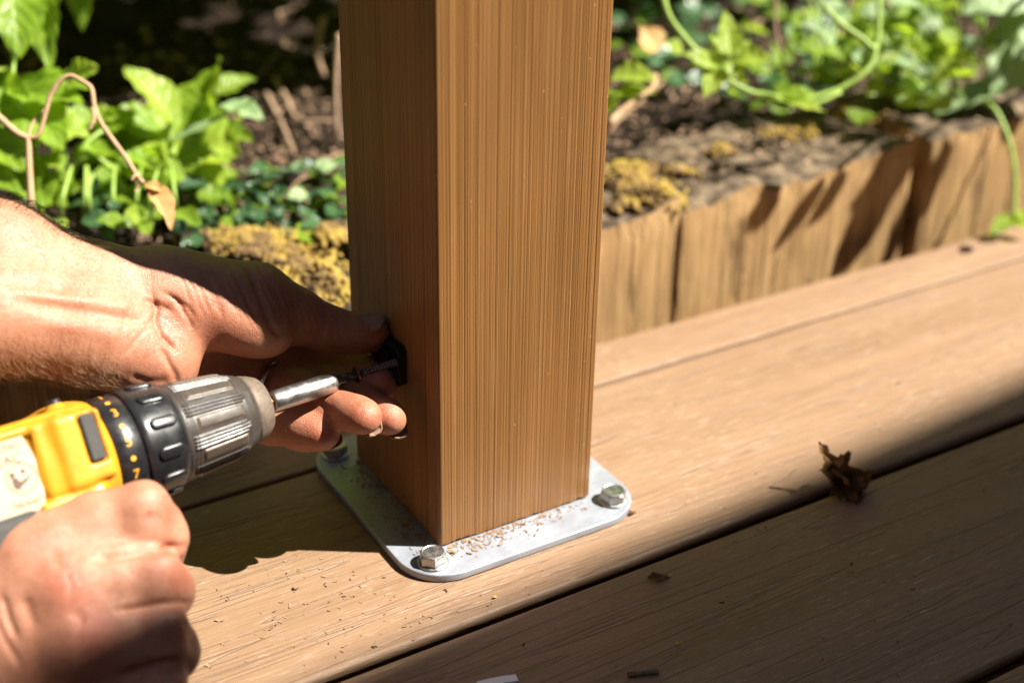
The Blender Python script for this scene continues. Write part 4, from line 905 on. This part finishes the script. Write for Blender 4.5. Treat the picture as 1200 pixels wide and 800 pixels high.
# ------------------------------------------------------------------ the worker's arms and hands
person=empty('person',at(-300,700,560)*[1,1,0]+[0,0,-4.6],'pair of bare hands of a worker, one pinching the bracket, one gripping the drill','person')
def skin_col(V,spots,base=(.40,.20,.122)):
    c=np.tile(np.array(base),(len(V),1));x,y,z=pix(V)
    for (px,py,rad,tint,f) in spots:
        k=np.exp(-(((x-px)**2+(y-py)**2)/rad**2))*f;c=c*(1-k[:,None])+c*np.array(tint)*k[:,None]
    return np.clip(c,0,1)
LE=np.array([-430.,95,150]);RE=np.array([-455.,-190,95])
def A(l): return [at(*q) for q in l]
def build_left():
    s=SDF(np.minimum.reduce([LE-45]+A([(-60,200,590),(500,560,590),(500,200,735),(-60,560,735)]))-np.array([0,30,0]),np.maximum.reduce(A([(-60,200,600),(500,560,600),(500,200,735),(-60,560,735)])),.95)
    c=lambda a,b,ra,rb,k=10:s.cap(at(*a),at(*b),ra,rb,k)
    # forearm: radial and ulnar sides, flexor bulge
    c((-120,282,604),(0,304,626),25,24,14);c((0,304,626),(100,342,640),24,21,14);c((100,342,640),(190,346,652),21,20,14)
    c((-120,370,590),(0,372,612),25,23,14);c((0,372,612),(105,392,628),23,20.5,14);c((105,392,628),(185,418,642),20.5,19,14)
    s.cap(at(-120,282,604),LE+[0,0,12],25,27,16);s.cap(at(-120,370,590),LE-[0,0,12],25,27,16)
    # palm block, hollow in the middle
    c((168,368,664),(325,402,704),15,13,12);c((172,392,668),(322,434,703),13,12,12);c((176,412,668),(300,458,700),13,12,12);c((180,428,660),(272,482,684),14,11,12)
    # thenar and hypothenar
    s.ell(at(262,364,655),[nrm(at(330,394,668)-at(192,338,648)),U,FW],(34,18.5,18),12);s.ell(at(304,380,661),[nrm(at(330,394,666)-at(290,368,658)),U,FW],(15,11.5,13),10)
    s.ell(at(172,426,636),[nrm(at(215,452,650)-at(140,402,630)),U,FW],(21,13,13),9)
    c((192,338,654),(300,352,668),19,17.2,9)
    pass
    # thumb
    c((300,352,668),(345,370,676),17.2,13.4,6);c((345,370,676),(385,386,684),13.4,11.0,5);c((385,386,684),(437,391,690),11.3,8.4,4)
    s.ell(at(415,393,687),[nrm(at(440,392,690)-at(390,388,685)),U,FW],(13,9.2,9.6),4)
    # fingers
    def fin(P,r,k=3.5):
        for i in range(len(P)-1): c(P[i],P[i+1],r[i],r[i+1],k if i else 8)
    fin([(322,410,702),(385,424,708),(425,438,700),(447,450,688)],[12,10.2,9.2,8.2])
    fin([(322,436,702),(385,450,700),(425,471,682),(458,490,666)],[11.5,10,9,7.6])
    fin([(298,452,696),(352,459,684),(396,477,664),(427,487,650)],[11.5,10,9.0,7.6])
    fin([(272,478,682),(318,498,674),(352,503,668),(378,506,661)],[10.5,9.3,9,7.6])
    s.ell(at(416,486,652.5),[nrm(at(440,492,650)-at(400,480,662)),U,FW],(13,8.5,8.6),4)
    s.ell(at(362,503,663),[nrm(at(385,507,660)-at(340,500,668)),U,FW],(13,8.9,8.8),7)
    s.ell(at(450,487,667.5),[nrm(at(460,492,664)-at(425,474,684)),U,FW],(11.5,8.6,8.2),2.5)
    V,Q=s.mesh(2);N=vnormals(V,Q)
    cr=[([(178,346),(184,360),(183,378),(190,394),(200,404),(206,412)],1.5,3.2),([(166,348),(176,354),(190,358),(202,366)],.7,2.6),([(165,352),(178,360),(194,364)],.5,2),
        ([(186,362),(172,384),(157,402),(140,422)],.45,2.),([(150,360),(143,390),(134,420)],.22,2),([(203,350),(214,362),(222,376),(226,388)],.7,3.),([(190,342),(206,350),(220,360),(229,374)],.6,2.6),([(199,346),(211,356),(217,370)],.4,1.8),
        ([(282,303),(298,330),(309,360),(318,384),(327,394)],1.3,3.),([(300,308),(318,336),(328,362)],.35,2.2),([(266,306),(282,334),(294,362),(302,384)],.5,2.4),([(326,394),(331,388),(334,380)],.7,2.5),
        ([(188,404),(198,426),(206,440),(208,452)],1.0,3.5),([(150,440),(175,448),(200,446)],.6,5),
        ([(20,352),(70,360),(110,366),(150,374),(172,376)],.9,6),([(35,362),(90,370),(125,376)],.5,3.5),([(0,325),(40,334),(90,340)],.5,8),
        ([(395,372),(398,384),(397,396)],.25,2),([(388,372),(391,384),(390,398)],.3,2),([(381,374),(383,386)],.2,2),
        ([(372,473),(380,478),(386,486)],.4,2.5),([(335,492),(336,504)],.35,2.5),([(376,470),(384,478)],.3,2)]
    rs=random.Random(3)
    for k in range(26):
        x0=212+k*4.2+rs.uniform(-2,2);y0=318+max(0,(k-6))*1.0+rs.uniform(-6,4)-(10 if k>16 else 0);ln=rs.uniform(28,62);sl_=.34+.006*k
        cr.append(([(x0,y0),(x0+ln*sl_*.45,y0+ln*.5),(x0+ln*sl_,y0+ln)],rs.uniform(.10,.24),1.5))
    for k in range(14):
        x0=128+k*3.6;cr.append(([(x0,300+rs.uniform(0,40)),(x0+rs.uniform(-6,6),345),(x0+rs.uniform(-10,6),380+rs.uniform(0,30))],rs.uniform(.06,.14),1.6))
    for k in range(8):
        x0=304+k*9;cr.append(([(x0,322+k*6),(x0+8,346+k*5),(x0+10,372+k*3)],rs.uniform(.1,.2),1.6))
    for P,am,wd in cr: V=crease(V,N,P,am*(1.25 if am>.3 else 1.9),wd)
    # tendons stand proud
    for P,am,wd in (([(0,342),(60,349),(120,355),(165,360)],-.9,8),([(10,318),(70,326),(140,338)],-.5,9),([(40,378),(100,386),(150,396)],-.5,8)): V=crease(V,N,P,am,wd)
    V=V+N*(vnoise(V,.12)*.35+vnoise(V,.35)*.10)[:,None]
    R_=(.95,.60,.54)
    col=skin_col(V,[(255,395,55,R_,.6),(430,490,26,R_,.7),(375,508,26,R_,.7),(462,490,16,R_,.6),(200,370,24,R_,.6),(170,425,40,R_,.35),(90,365,60,(1.06,.86,.82),.4),(440,395,26,(.95,.75,.7),.6),(350,360,70,(.92,.78,.74),.5),(400,430,50,(1.0,.7,.62),.6)])
    return V,Q,vnormals(V,Q),col
V,Q,N,colr=build_left()
larm=obj('left_arm',V,Q,MSK,person,col=colr)
LV,LN=V,N
def nail(name,par,base,tip,nrm_,rad,wdeg,mat,lift=.25,tipext=0.):
    base=np.array(base);tip=np.array(tip);ax=nrm(tip-base);n0=nrm(nrm_-ax*(nrm_@ax));b0=np.cross(ax,n0);L=np.linalg.norm(tip-base)
    nu,nv=12,13;V=[]
    for i in range(nu):
        u=i/(nu-1);wd=math.radians(wdeg)*(1-.55*max(0,(u-.72)/.28)**2.2)*(1-.45*max(0,(.22-u)/.22)**2)
        for j in range(nv):
            v=-1+2*j/(nv-1);t=v*wd;r=rad+lift-(.5 if abs(v)>.99 else 0)-(.45 if i==0 else 0)-.9*max(0,u-.6)**2
            V.append(base+ax*(L*u+(abs(v)**2)*(-L*.10 if u>.5 else L*.06))+r*(math.cos(t)*n0+math.sin(t)*b0))
    V=np.array(V);k=np.arange(nu*nv).reshape(nu,nv);Q=np.stack([k[:-1,:-1],k[1:,:-1],k[1:,1:],k[:-1,1:]],-1).reshape(-1,4)
    o=obj(name,V,Q,mat,par);md=o.modifiers.new('thick','SOLIDIFY');md.thickness=.0006;md.offset=-1
    # worn free edge
    e=V.reshape(nu,nv,3)[-1];T,Fc=tubemesh(e,.2,6);obj('nail_edge',T,Fc,MNE,o)
    return o
nail('thumbnail',larm,at(412,391,688),at(450,391,691),nrm(U*.9-FW*.75),9.9,46,MNL)
nail('nail',larm,at(408,483,658),at(437,494,649),nrm(-U*.5+FW*.9+R*.1),8.6,46,MNL,.05)
nail('nail',larm,at(362,504,664.5),at(391,509,658),nrm(-U*.4+FW*.95),8.2,46,MNL,.05)
nail('nail',larm,at(444,484,675),at(468,499,664),nrm(-U*.5+FW*.85+R*.1),7.7,46,MNL,.05)
# ring on the ring finger
P0=at(322,452,688);dx=nrm(at(352,459,684)-at(298,452,696));b1=nrm(np.cross(dx,U));b2=np.cross(dx,b1)
prof=[(-2.2,11.6),(-1.8,12.3),(0,12.6),(1.8,12.3),(2.2,11.6),(1.6,10.6),(-1.6,10.6),(-2.2,11.6)]
V,Fc=lathe(prof,lambda P:P0+np.outer(P[:,0],dx)+np.outer(P[:,1],b1)+np.outer(P[:,2],b2),56,cap=False);obj('finger_ring',V,Fc,MRG,larm)
# forearm hairs
def hairs(V,N,sel,n,l0,l1,r,mat,name,par,dirf,seed):
    g=np.random.default_rng(seed);ix=np.nonzero(sel)[0];ix=g.choice(ix,min(n,len(ix)),replace=False);mb=MB()
    for i in ix:
        p=V[i];nn_=N[i];d=nrm(dirf+g.normal(0,.35,3));d=nrm(d-nn_*(d@nn_));L=g.uniform(l0,l1)
        P=[p-nn_*.2,p+nn_*L*.3+d*L*.25,p+nn_*L*.42+d*L*.65,p+nn_*L*.4+d*L]
        mb.add(*tubemesh(spline(P,5),[r,r,r*.8,r*.6,r*.25],3,False))
    return tag(mb.build(name,mat,par),kind='stuff')
x,y,z=pix(LV);fc=((LV-C)/np.linalg.norm(LV-C,axis=1)[:,None]*LN).sum(1)
hairs(LV,LN,(x>-60)&(x<112)&(LN@U>.5)&(fc>-.6),1300,3.5,7.,.055,MHR,'arm_hair',larm,nrm(R*.7+U*.6),1)
hairs(LV,LN,(x>-60)&(x<140)&(LN@U<-.15)&(fc<.4),900,3.5,7,.04,MHL,'arm_hair',larm,nrm(R*.5-U*.8),2)
hairs(LV,LN,(x>-60)&(x<120)&(y<345)&(fc<-.3),500,3,6,.035,MHL,'arm_hair',larm,nrm(R*.6-U*.3),3)
def build_right():
    D=-4
    q=A([(-130,540,520),(270,900,520),(270,540,640),(-130,900,640)])
    s=SDF(np.minimum.reduce([RE-46]+q),np.maximum.reduce([RE+46]+q),.95)
    c=lambda a,b,ra,rb,k=8:s.cap(at(*a),at(*b),ra,rb,k)
    d=-10
    def c(a,b,ra,rb,k=8): s.cap(at(a[0],a[1],a[2]+d),at(b[0],b[1],b[2]+d),ra,rb,k)
    # back of the hand
    c((-120,712,574),(34,656,567),22,15,14);c((-110,740,572),(46,664,564),22,14,14);c((-110,770,570),(84,698,560),22,14,14);c((-115,800,568),(92,754,556),22,13.5,14);c((-120,830,570),(96,812,560),20,12.5,14)
    c((-330,825,556),(-110,762,580),26,25,14);c((-330,850,556),(-110,795,578),24,22,14)
    s.cap(at(-330,825,556+d),RE+[0,0,12],26,27,16);s.cap(at(-330,850,556+d),RE-[0,0,12],24,27,16)
    # flesh between the knuckles
    c((50,668,572),(112,655,571),12.5,10.5,10);c((86,722,566),(128,718,563),12.,10,10);c((92,782,564),(126,784,561),12,10,10)
    # fingers: two strands each, so the backs are broad and flat
    def two(P,off,r,k=4):
        for sg in (-1,1):
            for i in range(len(P)-1): c((P[i][0],P[i][1]+sg*off[i],P[i][2]),(P[i+1][0],P[i+1][1]+sg*off[i+1],P[i+1][2]),r[i],r[i+1],9 if i==0 else k)
    two([(36,652,567),(112,621,571),(168,606,573),(186,622,581)],[7,14,13,10],[13,10.4,9.8,9.6]);c((190,630,583),(188,655,606),11,9.5,3)
    two([(86,690,560),(140,682,562),(183,680,564),(196,690,572)],[6,11,10,8],[12,9.4,9.2,9.2]);c((198,694,575),(180,712,604),10.5,9,3)
    two([(92,750,556),(146,750,558),(190,748,560),(203,760,569)],[8,14,14,10],[11.5,9.4,9.2,9]);c((204,764,572),(180,784,602),10.5,9,3)
    # little
    c((96,812,562),(150,806,560),12.5,10.6,7);c((150,806,560),(186,804,560),10.6,10.8,3);c((186,804,560),(190,822,580),10.4,9,3)
    s.ell(at(82,688,556+d),[R,U,FW],(10,9,6),7);s.ell(at(50,638,566+d),[R,U,FW],(11,9,6),7);s.ell(at(96,748,552+d),[R,U,FW],(10,9,6),7)
    # thumb lies on the far side of the grip
    c((-60,660,600),(20,600,634),15,12.5,8);c((20,600,634),(90,598,650),12.5,10.5,4)
    V,Q=s.mesh(2);N=vnormals(V,Q)
    for P,am,wd in (([(112,656),(128,652),(150,649),(185,643),(216,640)],2.6,5),([(138,716),(160,713),(190,708),(224,706)],2.2,4.5),([(140,792),(175,780),(216,772)],2.2,5),
        ([(2,695),(10,725),(20,750)],.9,5),([(-10,720),(6,750),(24,780)],.6,5),([(28,700),(40,735)],.6,7),([(60,640),(72,668)],.5,8),([(85,715),(100,730)],.6,7),
        ([(194,590),(204,604),(208,622)],.3,3),([(186,586),(197,603),(200,622)],.3,2.4),([(205,660),(214,676),(216,694)],.35,3),([(196,660),(206,676),(207,692)],.3,2.4),([(212,722),(222,742),(224,760)],.35,3),([(203,722),(212,744)],.3,2.4),
        ([(78,668),(84,684),(80,700)],.35,3),([(90,670),(96,686)],.3,3)): V=crease(V,N,P,am,wd)
    V=V+N*(vnoise(V,.1)*.4+vnoise(V,.3)*.12)[:,None]
    R_=(.92,.52,.48)
    col=skin_col(V,[(84,680,30,R_,.9),(50,636,24,R_,.7),(112,742,28,R_,.8),(200,600,20,R_,.45),(212,680,20,R_,.55),(222,745,22,R_,.4),(190,650,20,R_,.4),(175,601,3.,(.75,.25,.25),.9),(60,730,40,(.95,.8,.76),.5)],base=(.41,.195,.122))
    return V,Q,vnormals(V,Q),col
V,Q,N,colr=build_right()
obj('right_arm',V,Q,MSK,person,col=colr)
# the rest of the kneeling worker, beyond the left edge of the picture
b=SDF((-1050,-420,-140),(-400,460,900),9.)
def bc(a,e,ra,rb,k=40): b.cap(np.array(a,float),np.array(e,float),ra,rb,k)
bc((-840,20,120),(-790,20,330),120,130);bc((-790,20,330),(-720,20,520),135,140);bc((-740,-140,560),(-740,180,560),58,58);bc((-735,190,560),(-520,170,330),50,44,20);bc((-735,-150,560),(-560,-260,300),50,44,20)
bc((-520,170,330),LE,44,34,20);bc((-560,-260,300),RE,44,34,20);bc((-840,110,110),(-640,190,-50),90,70,30);bc((-840,-70,110),(-680,-160,-50),90,70,30)
V,Q=b.mesh(2);obj('clothing',V,Q,plain('work_shirt',(.05,.055,.07),.9,.2),person)
b=SDF((-820,-120,540),(-520,160,900),7.);bc((-715,20,600),(-690,20,680),52,50,20);b.ell((-665,20,742),[nrm([1,0,-.45]),[0,1,0],nrm([.45,0,1])],(92,74,112),20);bc((-590,20,715),(-572,20,700),12,13,14)
for sy in (-1,1): b.ell((-680,20+sy*76,735),[[1,0,0],[0,1,0],[0,0,1]],(18,8,30),6)
V,Q=b.mesh(2);obj('head',V,Q,MSK,person,col=np.tile([.41,.215,.138],(len(V),1)))
b=SDF((-820,-120,640),(-560,160,920),7.);b.ell((-690,20,765),[nrm([1,0,-.2]),[0,1,0],nrm([.2,0,1])],(92,82,108),10);b.ell((-570,20,700),[[1,0,0],[0,1,0],[0,0,1]],(75,110,70),10,'s');V,Q=b.mesh(2);obj('hair',V,Q,MHR,person)
